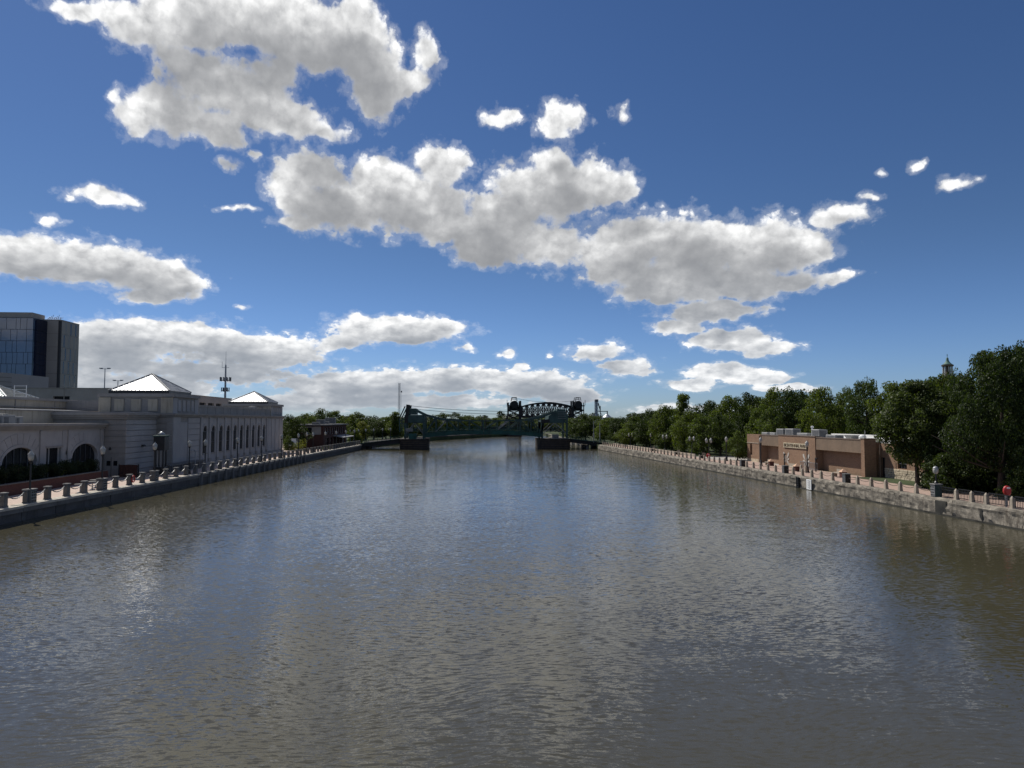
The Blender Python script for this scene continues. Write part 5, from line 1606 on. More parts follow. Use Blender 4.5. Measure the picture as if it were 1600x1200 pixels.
rb = [49.1, 51.6, 53.1, 54.8, 59.7, 61.9, 64.0, 66.3, 68.6, 73.2, 75.5, 77.5, 79.6, 81.8, 86.3, 88.4, 90.6, 92.7, 94.8]
yy = 98.3
while yy < 184:
    rb.append(yy)
    yy += 2.08
for yb in rb:
    obelisk(ER(yb) + 0.72, yb)
bins_r = [(70.7, 'dark litter bin with a pale speckled side nearest the lamp pedestal on the right quay'), (83.9, 'dark litter bin standing before the brick park building sign'), (96.4, 'dark green litter bin beyond the far end of the park building')]
for yb, lab in bins_r:
    b = thing('litter_bin', lab, 'litter bin', (ER(yb) + 0.8, yb, PZ), 'litter bins on the right quay')
    x = ER(yb) + 0.8
    MB().cbox(x - 0.28, x + 0.30, yb - 0.30, yb + 0.30, PZ, PZ + 0.84, 0.04).build('body', MAT['black'], b)
    MB().cbox(x - 0.33, x + 0.34, yb - 0.34, yb + 0.34, PZ + 0.84, PZ + 0.95, 0.04).build('lid', MAT['granite'], b)
    pn = MB().box(x - 0.31, x - 0.285, yb - 0.28, yb + 0.28, PZ + 0.04, PZ + 0.80).build('perforated_panel', MAT['hvac'], b)
    dots = MB()
    for i in range(4):
        for j in range(6):
            dots.box(x - 0.318, x - 0.308, yb - 0.23 + i * 0.13, yb - 0.16 + i * 0.13, PZ + 0.09 + j * 0.12, PZ + 0.16 + j * 0.12)
    dots.build('holes', MAT['dark'], pn)['kind'] = 'stuff'
stops = sorted([(v, 0) for v in rb] + [(v[0], 1) for v in bins_r] + [(57.2, 1)])
for i, ((ya, ka), (yc, kc)) in enumerate(zip(stops, stops[1:])):
    if yc > 102 or ya < 57:
        continue
    a0, c0 = ya + (0.33 if ka else 0.12), yc - (0.33 if kc else 0.12)
    chain((ER(a0) + 0.72, a0, PZ + 0.62), (ER(c0) + 0.72, c0, PZ + 0.62), 0.20, 0.018, MAT['chain_dark'],
          'dark chain in the %s gap between right quay bollards, counted from the pedestal' % nth(i - 3), 'chains of the right quay')

# lamp pedestal with pierced panels
lp = thing('lamp_pedestal', 'pierced verdigris pedestal carrying a short globe lamp at the end of the iron fence', 'pedestal', (ER(57.2) + 0.75, 57.2, PZ))
x, yb = ER(57.2) + 0.75, 57.2
MB().cbox(x - 0.30, x + 0.30, yb - 0.30, yb + 0.30, PZ, PZ + 1.0, 0.03).build('shaft', MAT['bridge_grey'], lp)
MB().cbox(x - 0.37, x + 0.37, yb - 0.37, yb + 0.37, PZ + 1.0, PZ + 1.10, 0.03).build('cap', MAT['granite_cap'], lp)
pn = MB().box(x - 0.33, x - 0.305, yb - 0.27, yb + 0.27, PZ + 0.05, PZ + 0.95).build('pierced_panel', MAT['hvac'], lp)
dots = MB()
for j in range(4):
    for i in range(3):
        dots.tube([(x - 0.345, yb - 0.17 + i * 0.17 + 0.04 * (j % 2), PZ + 0.17 + j * 0.22), (x - 0.32, yb - 0.17 + i * 0.17 + 0.04 * (j % 2), PZ + 0.17 + j * 0.22)], 0.055, 8)
dots.build('holes', MAT['dark'], pn)['kind'] = 'stuff'
lm = thing('pedestal_lamp', 'short black lamp with pale globe standing on the pierced pedestal', 'street lamp', (x, yb, PZ + 1.1))
MB().lathe([(0.17, 1.1), (0.15, 1.2), (0.06, 1.32), (0.05, 1.9)], 10, (x, yb, PZ)).build('stem', MAT['black'], lm)
MB().lathe([(0.10, 1.9), (0.2, 2.05), (0.22, 2.25), (0.19, 2.4)], 12, (x, yb, PZ)).build('globe', MAT['globe'], lm, smooth=True)
MB().lathe([(0.22, 2.4), (0.15, 2.5), (0.03, 2.56)], 12, (x, yb, PZ)).build('hood', MAT['steel'], lm)

# iron fence panels between the nearest bollards
fence_stops = [43.5, 46.3, 49.1, 51.6, 53.1, 54.8, 56.9]
for i, (ya, yc) in enumerate(zip(fence_stops, fence_stops[1:])):
    f = thing('iron_fence', '%s panel of black iron railing from the pierced pedestal towards the camera' % nth(len(fence_stops) - 1 - i), 'fence', (ER(ya) + 0.74, ya, PZ), 'iron railing panels of the right quay')
    x = ER(ya) + 0.74
    for z, hh in ((PZ + 0.12, 0.05), (PZ + 0.66, 0.04), (PZ + 0.86, 0.06)):
        MB().box(x - 0.025, x + 0.025, ya + 0.14, yc - 0.14, z, z + hh).build('rail', MAT['black'], f)
    npk = int((yc - ya - 0.3) / 0.14)
    for k in range(npk):
        yp = ya + 0.2 + (yc - ya - 0.4) * k / max(1, npk - 1)
        MB().box(x - 0.013, x + 0.013, yp - 0.013, yp + 0.013, PZ + 0.1, PZ + 0.9).build('picket', MAT['black'], f)


def ring_station(label, x, y, z0=2.05):
    s = thing('life_ring_case', label, 'life ring case', (x, y, PZ), 'red life ring cases of the right quay')
    MB().box(x - 0.05, x + 0.05, y + 0.10, y + 0.2, PZ, z0 + 0.6).build('post', MAT['steel'], s)
    prof = []
    b = MB()
    n = 18
    front = [(x + 0.29 * math.cos(2 * math.pi * i / n), z0 + 0.45 + 0.38 * math.sin(2 * math.pi * i / n)) for i in range(n)]
    mid = [(x + 0.29 * math.cos(2 * math.pi * i / n), z0 + 0.45 + 0.38 * math.sin(2 * math.pi * i / n)) for i in range(n)]
    vs = [(x + (p[0] - x) * 0.72, y - 0.12, z0 + 0.45 + (p[1] - z0 - 0.45) * 0.72) for p in front] + [(p[0], y - 0.04, p[1]) for p in mid] + [(p[0], y + 0.1, p[1]) for p in mid]
    fs = [tuple(range(n))] + [(r * n + i, r * n + (i + 1) % n, (r + 1) * n + (i + 1) % n, (r + 1) * n + i) for r in range(2) for i in range(n)] + [tuple(range(3 * n - 1, 2 * n - 1, -1))]
    b.add(vs, fs)
    b.build('case', MAT['red'], s, smooth=False)
    MB().box(x - 0.12, x + 0.12, y - 0.14, y - 0.121, z0 + 0.62, z0 + 0.72).build('label_plate', MAT['white'], s)
    return s


ring_station('bright red life ring case behind the iron fence at the right edge', ER(49.6) + 1.0, 49.9)
ring_station('small red life ring case among the far bollards of the right quay', ER(109.5) + 0.9, 109.5, 1.7)

right_lamps = [(85.2, 43.0, 3.95, False, 'black post lamp standing before the sign of the brick park building'),
               (97.8, 42.6, 4.1, False, 'black post lamp at the far corner of the brick park building'),
               (110.0, 42.3, 3.9, False, 'lone globe lamp on the light plaza left of the brick park building'),
               (117.4, 42.1, 3.5, True, 'twin globe lamp under the small tree left of the plaza'),
               (125.8, 42.0, 3.6, True, 'twin globe lamp in front of the purple-leaved tree'),
               (141.6, 41.7, 3.6, True, 'twin globe lamp at the right end of the dark tree group'),
               (151.5, 41.5, 3.7, False, 'tall globe lamp before the dark tree group on the right quay'),
               (168.5, 41.2, 3.4, True, 'twin globe lamp at the left of the dark tree group'),
               (176.0, 41.0, 3.4, False, 'globe lamp second from the bridge on the right quay'),
               (184.5, 40.9, 3.4, False, 'globe lamp nearest the bridge on the right quay')]
for (yl, xl, hh, dbl, lab) in right_lamps:
    acorn_lamp('street_lamp', lab, 'lamps along the right quay', (xl, yl, PZ), hh, dbl)

# ------------------------------------------------------------------ brick park building
RB = thing('park_building', 'low brown brick park building with flat white roof on the right bank', 'building', (46, 90, PZ))
XF, ZT = 46.0, 5.55
MB().box(XF + 1.25, 60, 78.0, 110.2, PZ - 0.2, 5.195).build('core', MAT['brick_tan'], RB)
MB().box(48.6, 60, 70.8, 78.0, PZ - 0.2, 5.0).build('core', MAT['brick_tan'], RB)
lw = [(109.0 + 0.42 * math.cos(math.pi * t / 8) , 3.5 + 0.75 * math.sin(math.pi * t / 8)) for t in range(9)] + [(108.58, 2.3), (109.42, 2.3)]
MB().holed([(106.1, PZ - 0.2), (110.4, PZ - 0.2), (110.4, ZT), (106.1, ZT)], [lw], 'x', XF - 0.1, XF + 0.4).build('far_wall', MAT['brick_tan'], RB)
w = MB().prism(lw, 'x', XF + 0.2, XF + 0.25).build('window', MAT['glass'], RB)
MB().box(XF + 0.1, XF + 0.2, 108.97, 109.03, 2.3, 4.2).build('mullion', MAT['trim'], w)
MB().box(XF - 0.16, XF - 0.1, 106.1, 110.45, 4.15, 4.27).build('stone_band', MAT['sandstone'], RB)
MB().box(XF - 0.17, XF - 0.1, 106.1, 110.45, PZ - 0.1, 1.75).build('stone_base', MAT['stone_tan'], RB)
MB().box(XF - 0.02, XF + 0.5, 110.405, 110.7, PZ - 0.2, ZT - 0.03).build('far_end_wall', MAT['brick_tan'], RB)
MB().box(XF - 0.12, XF + 1.0, 105.4, 106.05, PZ - 0.2, ZT + 0.02).build('pier', MAT['brick_tan'], RB)
dp = MB().box(XF - 0.22, XF - 0.12, 105.55, 105.75, PZ, 5.4).build('downpipe', MAT['trim'], RB)


def recess_bay(y0, y1, d):
    MB().box(XF + d, XF + d + 0.3, y0, y1, PZ - 0.2, 5.2).build('recess_wall', MAT['brick_tan'], RB)
    fa = MB().box(XF + 0.06, XF + d + 0.05, y0, y1, 3.98, 5.40).build('fascia', MAT['trim'], RB)
    n = int((y1 - y0) / 0.3)
    for i in range(n):
        a = y0 + (y1 - y0) * i / n
        MB().box(XF, XF + 0.058, a + 0.008, a + (y1 - y0) / n - 0.008, 3.95, 5.42).build('board', MAT['siding'], fa)
    MB().box(XF - 0.04, XF + 0.5, y0, y1, 5.42, 5.56).build('coping', MAT['trim'], fa)


recess_bay(99.45, 105.35, 1.0)
recess_bay(78.35, 88.75, 0.95)
MB().box(XF - 0.08, XF + 1.0, 88.8, 99.4, PZ - 0.2, ZT).build('sign_wall', MAT['brick_tan'], RB)
MB().box(XF - 0.14, XF + 0.6, 88.75, 99.45, ZT, ZT + 0.12).build('coping', MAT['trim'], RB)
MB().box(XF - 0.10, 47.3, 77.6, 78.3, PZ - 0.2, ZT + 0.02).build('pier', MAT['brick_tan'], RB)
MB().box(XF - 0.14, 47.34, 77.55, 78.33, ZT + 0.02, ZT + 0.12).build('coping', MAT['trim'], RB)
# sign with raised letters
sg = MB().cbox(XF - 0.20, XF - 0.09, 90.8, 97.6, 3.92, 4.58, 0.02).build('sign', MAT['sign_tan'], RB)
cu = bpy.data.curves.new('lettering', 'FONT')
cu.body = 'BICENTENNIAL PARK'
cu.size = 0.62
cu.extrude = 0.02
cu.align_x = 'CENTER'
cu.align_y = 'CENTER'
tmp = bpy.data.objects.new('lettering_curve', cu)
COL.objects.link(tmp)
bpy.context.view_layer.update()
dg = bpy.context.evaluated_depsgraph_get()
me = bpy.data.meshes.new_from_object(tmp.evaluated_get(dg))
bpy.data.objects.remove(tmp)
me.materials.append(MAT['letters'])
xs_ = [v.co.x for v in me.vertices]
kx = 6.3 / (max(xs_) - min(xs_))
o0 = origin(RB)
for v in me.vertices:
    a, b_, c_ = v.co
    v.co = Vector((XF - 0.215 - c_, 94.2 - a * kx, 4.25 + b_)) - o0
lt = bpy.data.objects.new('lettering', me)
COL.objects.link(lt)
lt.parent = sg
# white butterflies on the wall
for k, yc in enumerate((96.95, 91.2)):
    bf = thing('butterfly_relief', ['white butterfly wall relief under the left end of the sign', 'white butterfly wall relief under the right end of the sign'][k], 'wall art', (XF - 0.1, yc, 1.7), 'white butterflies on the park building')
    def petal(y0, z0, ang, ln, wd):
        pts = []
        for i in range(12):
            t = 2 * math.pi * i / 12
            u, v_ = ln * (0.5 + 0.5 * math.cos(t)), wd * math.sin(t) * (0.6 + 0.4 * math.cos(t))
            pts.append((y0 + u * math.cos(ang) - v_ * math.sin(ang), z0 + u * math.sin(ang) + v_ * math.cos(ang)))
        MB().prism(pts, 'x', XF - 0.13, XF - 0.085).build('wing', MAT['cream'], bf)
    for s in (1, -1):
        base = 0 if s > 0 else math.pi
        petal(yc + s * 0.22, 2.38, base + s * 0.95, 1.05, 0.28)
        petal(yc + s * 0.24, 2.26, base + s * 0.15, 0.65, 0.18)
        petal(yc + s * 0.20, 2.18, base - s * 0.85, 0.7, 0.22)
    MB().box(XF - 0.12, XF - 0.082, yc - 0.05, yc + 0.05, 1.8, 2.75).build('body', MAT['cream'], bf)
# near part of the building, set back behind the lawn
XN = 48.0
lw2 = [(74.0 + 0.8 * math.cos(math.pi * t / 10), 3.75 + 0.95 * math.sin(math.pi * t / 10)) for t in range(11)] + [(73.2, 2.45), (74.8, 2.45)]
dr2 = [(77.15, PZ), (79.0, PZ), (79.0, 3.5), (77.15, 3.5)]
MB().holed([(70.6, PZ - 0.2), (79.4, PZ - 0.2), (79.4, 5.1), (70.6, 5.1)], [lw2, [(77.15, PZ + 0.01), (79.0, PZ + 0.01), (79.0, 3.5), (77.15, 3.5)]], 'x', XN, XN + 0.5).build('near_wall', MAT['brick_tan'], RB)
MB().box(XN + 0.05, XN + 0.55, 70.3, 70.595, PZ - 0.2, 5.08).build('near_end_wall', MAT['brick_tan'], RB)
w = MB().prism(lw2, 'x', XN + 0.22, XN + 0.26).build('window', MAT['glass'], RB)
for zz in (2.95, 3.5, 4.05):
    MB().box(XN + 0.12, XN + 0.22, 73.2, 74.8, zz, zz + 0.07).build('glazing_bar', MAT['mullion'], w)
for yy in (73.7, 74.25):
    MB().box(XN + 0.13, XN + 0.22, yy, yy + 0.06, 2.45, 4.6).build('glazing_bar', MAT['mullion'], w)
MB().prism([(74.0 + 1.0 * math.cos(math.pi * t / 10), 3.75 + 1.15 * math.sin(math.pi * t / 10)) for t in range(11)] + [(74.0 + 0.81 * math.cos(math.pi * t / 10), 3.75 + 0.96 * math.sin(math.pi * t / 10)) for t in range(10, -1, -1)], 'x', XN - 0.06, XN + 0.1).build('arch_trim', MAT['sandstone'], w)
MB().box(XN + 0.3, XN + 0.36, 77.15, 79.0, PZ, 3.5).build('door', MAT['dark'], RB)
for r in range(5):
    yy = 70.6 + (0.35 if r % 2 else 0)
    while yy < 76.6:
        l_ = rq.uniform(0.5, 0.95)
        MB().cbox(XN - 0.16 - rq.uniform(0, 0.05), XN - 0.003, yy, min(yy + l_ - 0.04, 76.9), PZ + r * 0.22, PZ + r * 0.22 + 0.185, 0.02).build('rubble_stone', MAT['stone_tan'], RB)
        yy += l_
lwn = strip('lawn', lambda y: ER(y) + 5.2, lambda y: XN, [66.0, 77.5], PZ + 0.012, MAT['grass'])
# roof
MB().box(XF + 0.3, 60.2, 78.0, 110.3, 5.2, 5.32).build('roof', MAT['roof_white'], RB)
MB().box(XN + 0.05, 60.2, 70.4, 77.95, 5.0, 5.18).build('roof', MAT['roof_white'], RB)
MB().box(59.8, 60.3, 70.4, 110.4, 5.0, 5.6).build('rear_parapet', MAT['roof_white'], RB)


def runit(label, y0, y1, z1, x0=47.5, x1=48.7, dark=True):
    h = thing('roof_unit', label, 'air conditioner', ((x0 + x1) / 2, (y0 + y1) / 2, 5.32), 'roof units of the park building')
    MB().cbox(x0, x1, y0, y1, 5.32, z1, 0.05).build('casing', MAT['hvac'], h)
    if dark:
        MB().box(x0 - 0.02, x0, y0 + 0.15 * (y1 - y0), y1 - 0.15 * (y1 - y0), 5.32 + 0.15 * (z1 - 5.32), z1 - 0.12 * (z1 - 5.32)).build('grille', MAT['hvac_dark'], h)
        MB().box(x0 + 0.15, x1 - 0.15, y0 - 0.02, y0, 5.32 + 0.15 * (z1 - 5.32), z1 - 0.12 * (z1 - 5.32)).build('grille', MAT['hvac_dark'], h)
    return h


runit('small low white box at the far end of the park building roof', 106.7, 108.7, 5.85, dark=False)
runit('low flat box second from the far end of the park roof', 104.0, 105.8, 5.85, dark=False)
runit('tall grey condenser left of the twin pair on the park roof', 101.3, 103.5, 6.45)
runit('larger grey condenser right of the twin pair on the park roof', 98.2, 100.6, 6.5)
runit('long low duct box on the park roof', 94.0, 97.0, 5.95, dark=False)
runit('single tall condenser behind the sign wall on the park roof', 90.8, 92.8, 6.5)
runit('low flat box over the recessed bay on the park roof', 86.8, 89.1, 5.85)
vp = thing('vent_pipe', 'thin white vent pipe beside the single tall condenser', 'vent', (48.0, 93.5, 5.32), 'vents of the park roof')
MB().lathe([(0.12, 5.32), (0.12, 6.7), (0.2, 6.75), (0.18, 6.9), (0.03, 6.95)], 10, (48.0, 93.5, 0)).build('pipe', MAT['white'], vp)
hd = thing('exhaust_hood', 'flaring grey exhaust hood on the near half of the park roof', 'vent', (48.2, 84, 5.32), 'vents of the park roof')
MB().frustum(48.2, 84.0, 5.32, 5.9, 0.8, 0.8, 1.3, 1.7).build('hood', MAT['hvac'], hd)
tv = thing('turbine_vent', 'round domed vent near the tree end of the park roof', 'vent', (48.2, 81.8, 5.32), 'vents of the park roof')
MB().lathe([(0.3, 5.32), (0.3, 5.5), (0.42, 5.6), (0.42, 5.8), (0.2, 5.98), (0.03, 6.0)], 14, (48.2, 81.8, 0)).build('dome', MAT['white'], tv, smooth=True)
MB().tube([(48.2, 81.3, 5.32), (48.2, 81.3, 6.5)], 0.05, 6).build('stack', MAT['hvac'], tv)

# brick seats with peaked piers, tables, small black lamp posts, railing
def peaked_bench(label, x, y, ln_):
    b = thing('brick_bench', label, 'bench', (x, y, PZ), 'brick benches with peaked piers')
    MB().box(x - 0.3, x + 0.3, y, y + 0.55, PZ, PZ + 0.62).build('pier', MAT['brick_red'], b)
    MB().add([(x - 0.38, y - 0.08, PZ + 0.62), (x + 0.38, y - 0.08, PZ + 0.62), (x + 0.38, y + 0.63, PZ + 0.62), (x - 0.38, y + 0.63, PZ + 0.62), (x, y + 0.27, PZ + 0.98)],
             [(0, 1, 4), (1, 2, 4), (2, 3, 4), (3, 0, 4), (3, 2, 1, 0)]).build('peaked_cap', MAT['salmon'], b)
    MB().box(x - 0.26, x + 0.26, y + 0.63, y + 0.63 + ln_, PZ + 0.40, PZ + 0.50).build('seat', MAT['sandstone'], b)
    MB().box(x - 0.2, x + 0.2, y + 0.5 + ln_, y + 0.62 + ln_, PZ, PZ + 0.40).build('support', MAT['sandstone'], b)
    MB().box(x + 0.2, x + 0.26, y + 0.63, y + 0.63 + ln_, PZ + 0.5, PZ + 0.85).build('back', MAT['sandstone'], b)


peaked_bench('brick bench with salmon peaked pier before the near recessed bay', 43.1, 76.9, 1.4)
peaked_bench('brick bench with salmon peaked pier before the far recessed bay', 44.1, 97.6, 1.2)
peaked_bench('brick bench with peaked pier behind the middle litter bin', 42.6, 86.9, 2.4)
obelisk(42.6, 86.0, label='free standing sand bollard left of the pair before the railing')
obelisk(42.7, 85.0, label='free standing sand bollard right of the pair before the railing')
for i, (xx, yy, hh) in enumerate(((44.5, 94.6, 1.75), (44.6, 86.2, 1.6))):
    t = thing('path_light', ['small black angled path light left of the wall butterflies', 'small black angled path light right of the wall butterflies'][i], 'path light', (xx, yy, PZ), 'path lights before the park building')
    MB().box(xx - 0.06, xx + 0.06, yy - 0.06, yy + 0.06, PZ, PZ + hh).build('post', MAT['black'], t)
    MB().box(xx - 0.08, xx + 0.08, yy - 0.45, yy + 0.08, PZ + hh, PZ + hh + 0.12).build('head', MAT['black'], t)
rg = thing('steel_railing', 'grey steel railing in front of the right wall butterfly', 'railing', (45.2, 87.5, PZ))
for z in (PZ + 0.15, PZ + 0.95):
    MB().box(45.2, 45.25, 87.0, 91.6, z, z + 0.06).build('rail', MAT['steel'], rg)
for k in range(24):
    yy = 87.05 + k * 0.195
    MB().box(45.21, 45.24, yy, yy + 0.03, PZ, PZ + 0.98).build('baluster', MAT['steel'], rg)
dpo = thing('downpipe_post', 'thin brown pole at the near corner of the park building', 'pole', (47.5, 76.6, PZ))
MB().tube([(47.0, 76.4, PZ), (47.0, 76.4, 5.0)], 0.05, 8).build('shaft', MAT['trim'], dpo)
MB().box(46.9, 47.1, 76.3, 76.5, PZ, PZ + 0.1).build('base_plate', MAT['trim'], dpo)
pf = thing('picket_fence', 'dark timber picket fence at the near end of the park building', 'fence', (48.2, 67.5, PZ))
for k in range(22):
    MB().box(48.3, 48.35, 64.4 + k * 0.28, 64.6 + k * 0.28, PZ, PZ + 2.1).build('picket', MAT['bark'], pf)
for z in (PZ + 0.4, PZ + 1.7):
    MB().box(48.36, 48.42, 64.3, 70.4, z, z + 0.1).build('rail', MAT['bark'], pf)
# kerb wall of the park lawn, far benches
pw = thing('park_wall', 'low pale kerb wall between the right promenade and the park lawn', 'wall', (46, 140, PZ))
for i in range(14):
    yy = 124 + i * 4.4
    MB().box(ER(yy) + 3.7, ER(yy) + 4.0, yy, yy + 4.95, PZ - 0.1, PZ + 0.42).build('kerb_stone', MAT['sandstone'], pw)
for i, yy in enumerate((118, 131, 147)):
    b = thing('park_bench', '%s slatted park bench facing the river from the plaza towards the bridge' % nth(i + 1), 'bench', (ER(yy) + 3.0, yy, PZ), 'park benches on the right promenade')
    x = ER(yy) + 3.0
    for k in range(4):
        MB().box(x - 0.25 + k * 0.13, x - 0.15 + k * 0.13, yy - 0.85, yy + 0.85, PZ + 0.43, PZ + 0.47).build('seat_slat', MAT['bark'], b)
    for k in range(3):
        MB().box(x + 0.28 + k * 0.02, x + 0.31 + k * 0.02, yy - 0.85, yy + 0.85, PZ + 0.55 + k * 0.13, PZ + 0.65 + k * 0.13).build('back_slat', MAT['bark'], b)
    for s in (-0.7, 0.7):
        MB().box(x - 0.25, x + 0.32, yy + s - 0.03, yy + s + 0.03, PZ, PZ + 0.43).build('leg', MAT['black'], b)

# ------------------------------------------------------------------ foliage
def leaf_mesh(name, blobs, n, size, mat, seed, droop=0.25, shell=0.55, aspect=0.62):
    """n leaf-sized kite faces spread through the outer part of a set of ellipsoid clumps"""
    r = np.random.default_rng(seed)
    blobs = np.array(blobs, float)                       # cx cy cz rx ry rz
    vol = (blobs[:, 3] * blobs[:, 4] + blobs[:, 3] * blobs[:, 5]) ** 1.0
    idx = r.choice(len(blobs), n, p=vol / vol.sum())
    d = r.normal(size=(n, 3))
    d /= np.linalg.norm(d, axis=1, keepdims=True)
    rad = np.where(r.random(n) < 0.75, r.uniform(shell, 1.0, n) ** 0.7, r.random(n) ** 0.33 * 1.08)
    c = blobs[idx, :3] + d * rad[:, None] * blobs[idx, 3:]
    # orientation: outward / upward with plenty of scatter
    nrm = d * 0.7 + np.array([0, 0, 0.55]) + r.normal(size=(n, 3)) * 0.65
    nrm /= np.linalg.norm(nrm, axis=1, keepdims=True)
    t = np.cross(nrm, r.normal(size=(n, 3)))
    t /= np.linalg.norm(t, axis=1, keepdims=True)
    t[:, 2] -= droop
    b = np.cross(nrm, t)
    s = size * r.uniform(0.6, 1.35, n)[:, None]
    v = np.empty((n, 4, 3))
    v[:, 0] = c - t * s * 0.5
    v[:, 1] = c + b * s * 0.5 * aspect + nrm * s * 0.08
    v[:, 2] = c + t * s * 0.5
    v[:, 3] = c - b * s * 0.5 * aspect + nrm * s * 0.08
    me = bpy.data.meshes.new(name)
    me.vertices.add(n * 4)
    me.vertices.foreach_set('co', v.reshape(-1))
    me.loops.add(n * 4)
    me.loops.foreach_set('vertex_index', np.arange(n * 4, dtype=np.int32))
    me.polygons.add(n)
    me.polygons.foreach_set('loop_start', np.arange(0, n * 4, 4, dtype=np.int32))
    me.update(calc_edges=True)
    me.materials.append(mat)
    return me


def crown_blobs(seed, h0, h1, w, n, taper, irregular, size):
    """clumps filling a crown of unit height: h0..h1, half width w; taper(t) gives the relative width"""
    r = random.Random(seed)
    out = []
    for i in range(n):
        t = (i + r.random()) / n
        z = h0 + (h1 - h0) * t
        ww = w * taper(t)
        a = r.random() * 2 * math.pi + i * 2.4
        rr = ww * math.sqrt(r.uniform(0.12, 1.0))
        s = size * r.uniform(0.65, 1.25) * (1.15 - 0.45 * t)
        k = 1 + irregular * r.uniform(-1, 1)
        out.append((rr * k * math.cos(a), rr * k * math.sin(a), z + r.uniform(-0.03, 0.03), s, s * r.uniform(0.8, 1.2), s * r.uniform(0.55, 0.8)))
    out.append((0, 0, h1 - size * 0.5, size * 0.7, size * 0.7, size * 0.6))
    return out


def trunk_mesh(name, seed, h0, h1, w, r0, blobs):
    r = random.Random(seed)
    b = MB()
    lean = (r.uniform(-0.03, 0.03), r.uniform(-0.03, 0.03))
    pts = [(lean[0] * t, lean[1] * t, t * (h1 * 0.86)) for t in (-0.01, 0.12, 0.3, 0.55, 0.8, 1.0)]
    b.tube(pts, [r0 * 1.5, r0 * 1.05, r0 * 0.9, r0 * 0.62, r0 * 0.35, r0 * 0.12], 9)
    for i, bl in enumerate(sorted(blobs, key=lambda q: -q[3])[:14]):
        z0 = max(h0 * 0.75, min(h1 * 0.7, bl[2] - 0.16 - 0.10 * r.random()))
        p0 = Vector((0, 0, z0))
        p2 = Vector(bl[:3])
        p1 = p0.lerp(p2, 0.5) + Vector((0, 0, -0.02))
        b.tube([p0, p1, p2], [r0 * 0.42, r0 * 0.26, r0 * 0.09], 6)
    me_o = b.build(name, MAT['bark'])
    me = me_o.data
    bpy.data.objects.remove(me_o)
    return me


round_t = lambda t: math.sin(math.pi * min(1, max(0, 0.16 + 0.80 * t))) ** 0.75
wide_t = lambda t: math.sin(math.pi * min(1, max(0, 0.20 + 0.72 * t))) ** 0.6
pop_t = lambda t: (0.75 * (1 - t) + 0.25) * (0.6 + 0.4 * min(1, t * 5))
# kind: variants, h0, h1, half width, clumps, taper, irregularity, clump size, trunk, leaves, leaf size (unit height), material
KINDS = {
    'linden': (1, 0.30, 1.0, 0.40, 95, round_t, 0.12, 0.125, 0.018, 26000, 0.025, 'leaf_d'),
    'locust': (2, 0.24, 1.0, 0.46, 130, wide_t, 0.25, 0.120, 0.020, 38000, 0.020, 'leaf_c'),
    'maple': (3, 0.18, 1.0, 0.42, 80, round_t, 0.22, 0.145, 0.020, 14000, 0.030, 'leaf_a'),
    'oak': (3, 0.18, 1.0, 0.44, 72, wide_t, 0.28, 0.150, 0.022, 13000, 0.031, 'leaf_c'),
    'poplar': (2, 0.10, 1.0, 0.30, 60, pop_t, 0.3, 0.125, 0.018, 10000, 0.032, 'leaf_a'),
    'round': (2, 0.16, 1.0, 0.44, 44, round_t, 0.15, 0.18, 0.022, 7000, 0.042, 'leaf_b'),
    'thicket': (2, 0.02, 0.9, 0.46, 44, wide_t, 0.2, 0.20, 0.02, 9000, 0.05, 'leaf_c'),  # added dark foliage, fills the dense shade under the near canopy
    'yellow': (1, 0.12, 1.0, 0.40, 36, round_t, 0.3, 0.15, 0.02, 6000, 0.042, 'leaf_y'),
}
PROTO = {}
for ki, (kind, (nv, h0, h1, w, nb, tf, irr, bs, tr0, nl, lsz, mt)) in enumerate(KINDS.items()):
    for v in range(nv):
        bl = crown_blobs(100 + ki * 10 + v, h0, h1, w, nb, tf, irr, bs)
        PROTO[(kind, v)] = (leaf_mesh('crown_' + kind, bl, nl, lsz, MAT[mt], 500 + ki * 10 + v), trunk_mesh('trunk_' + kind, v + ki, h0, h1, w, tr0, bl), w)
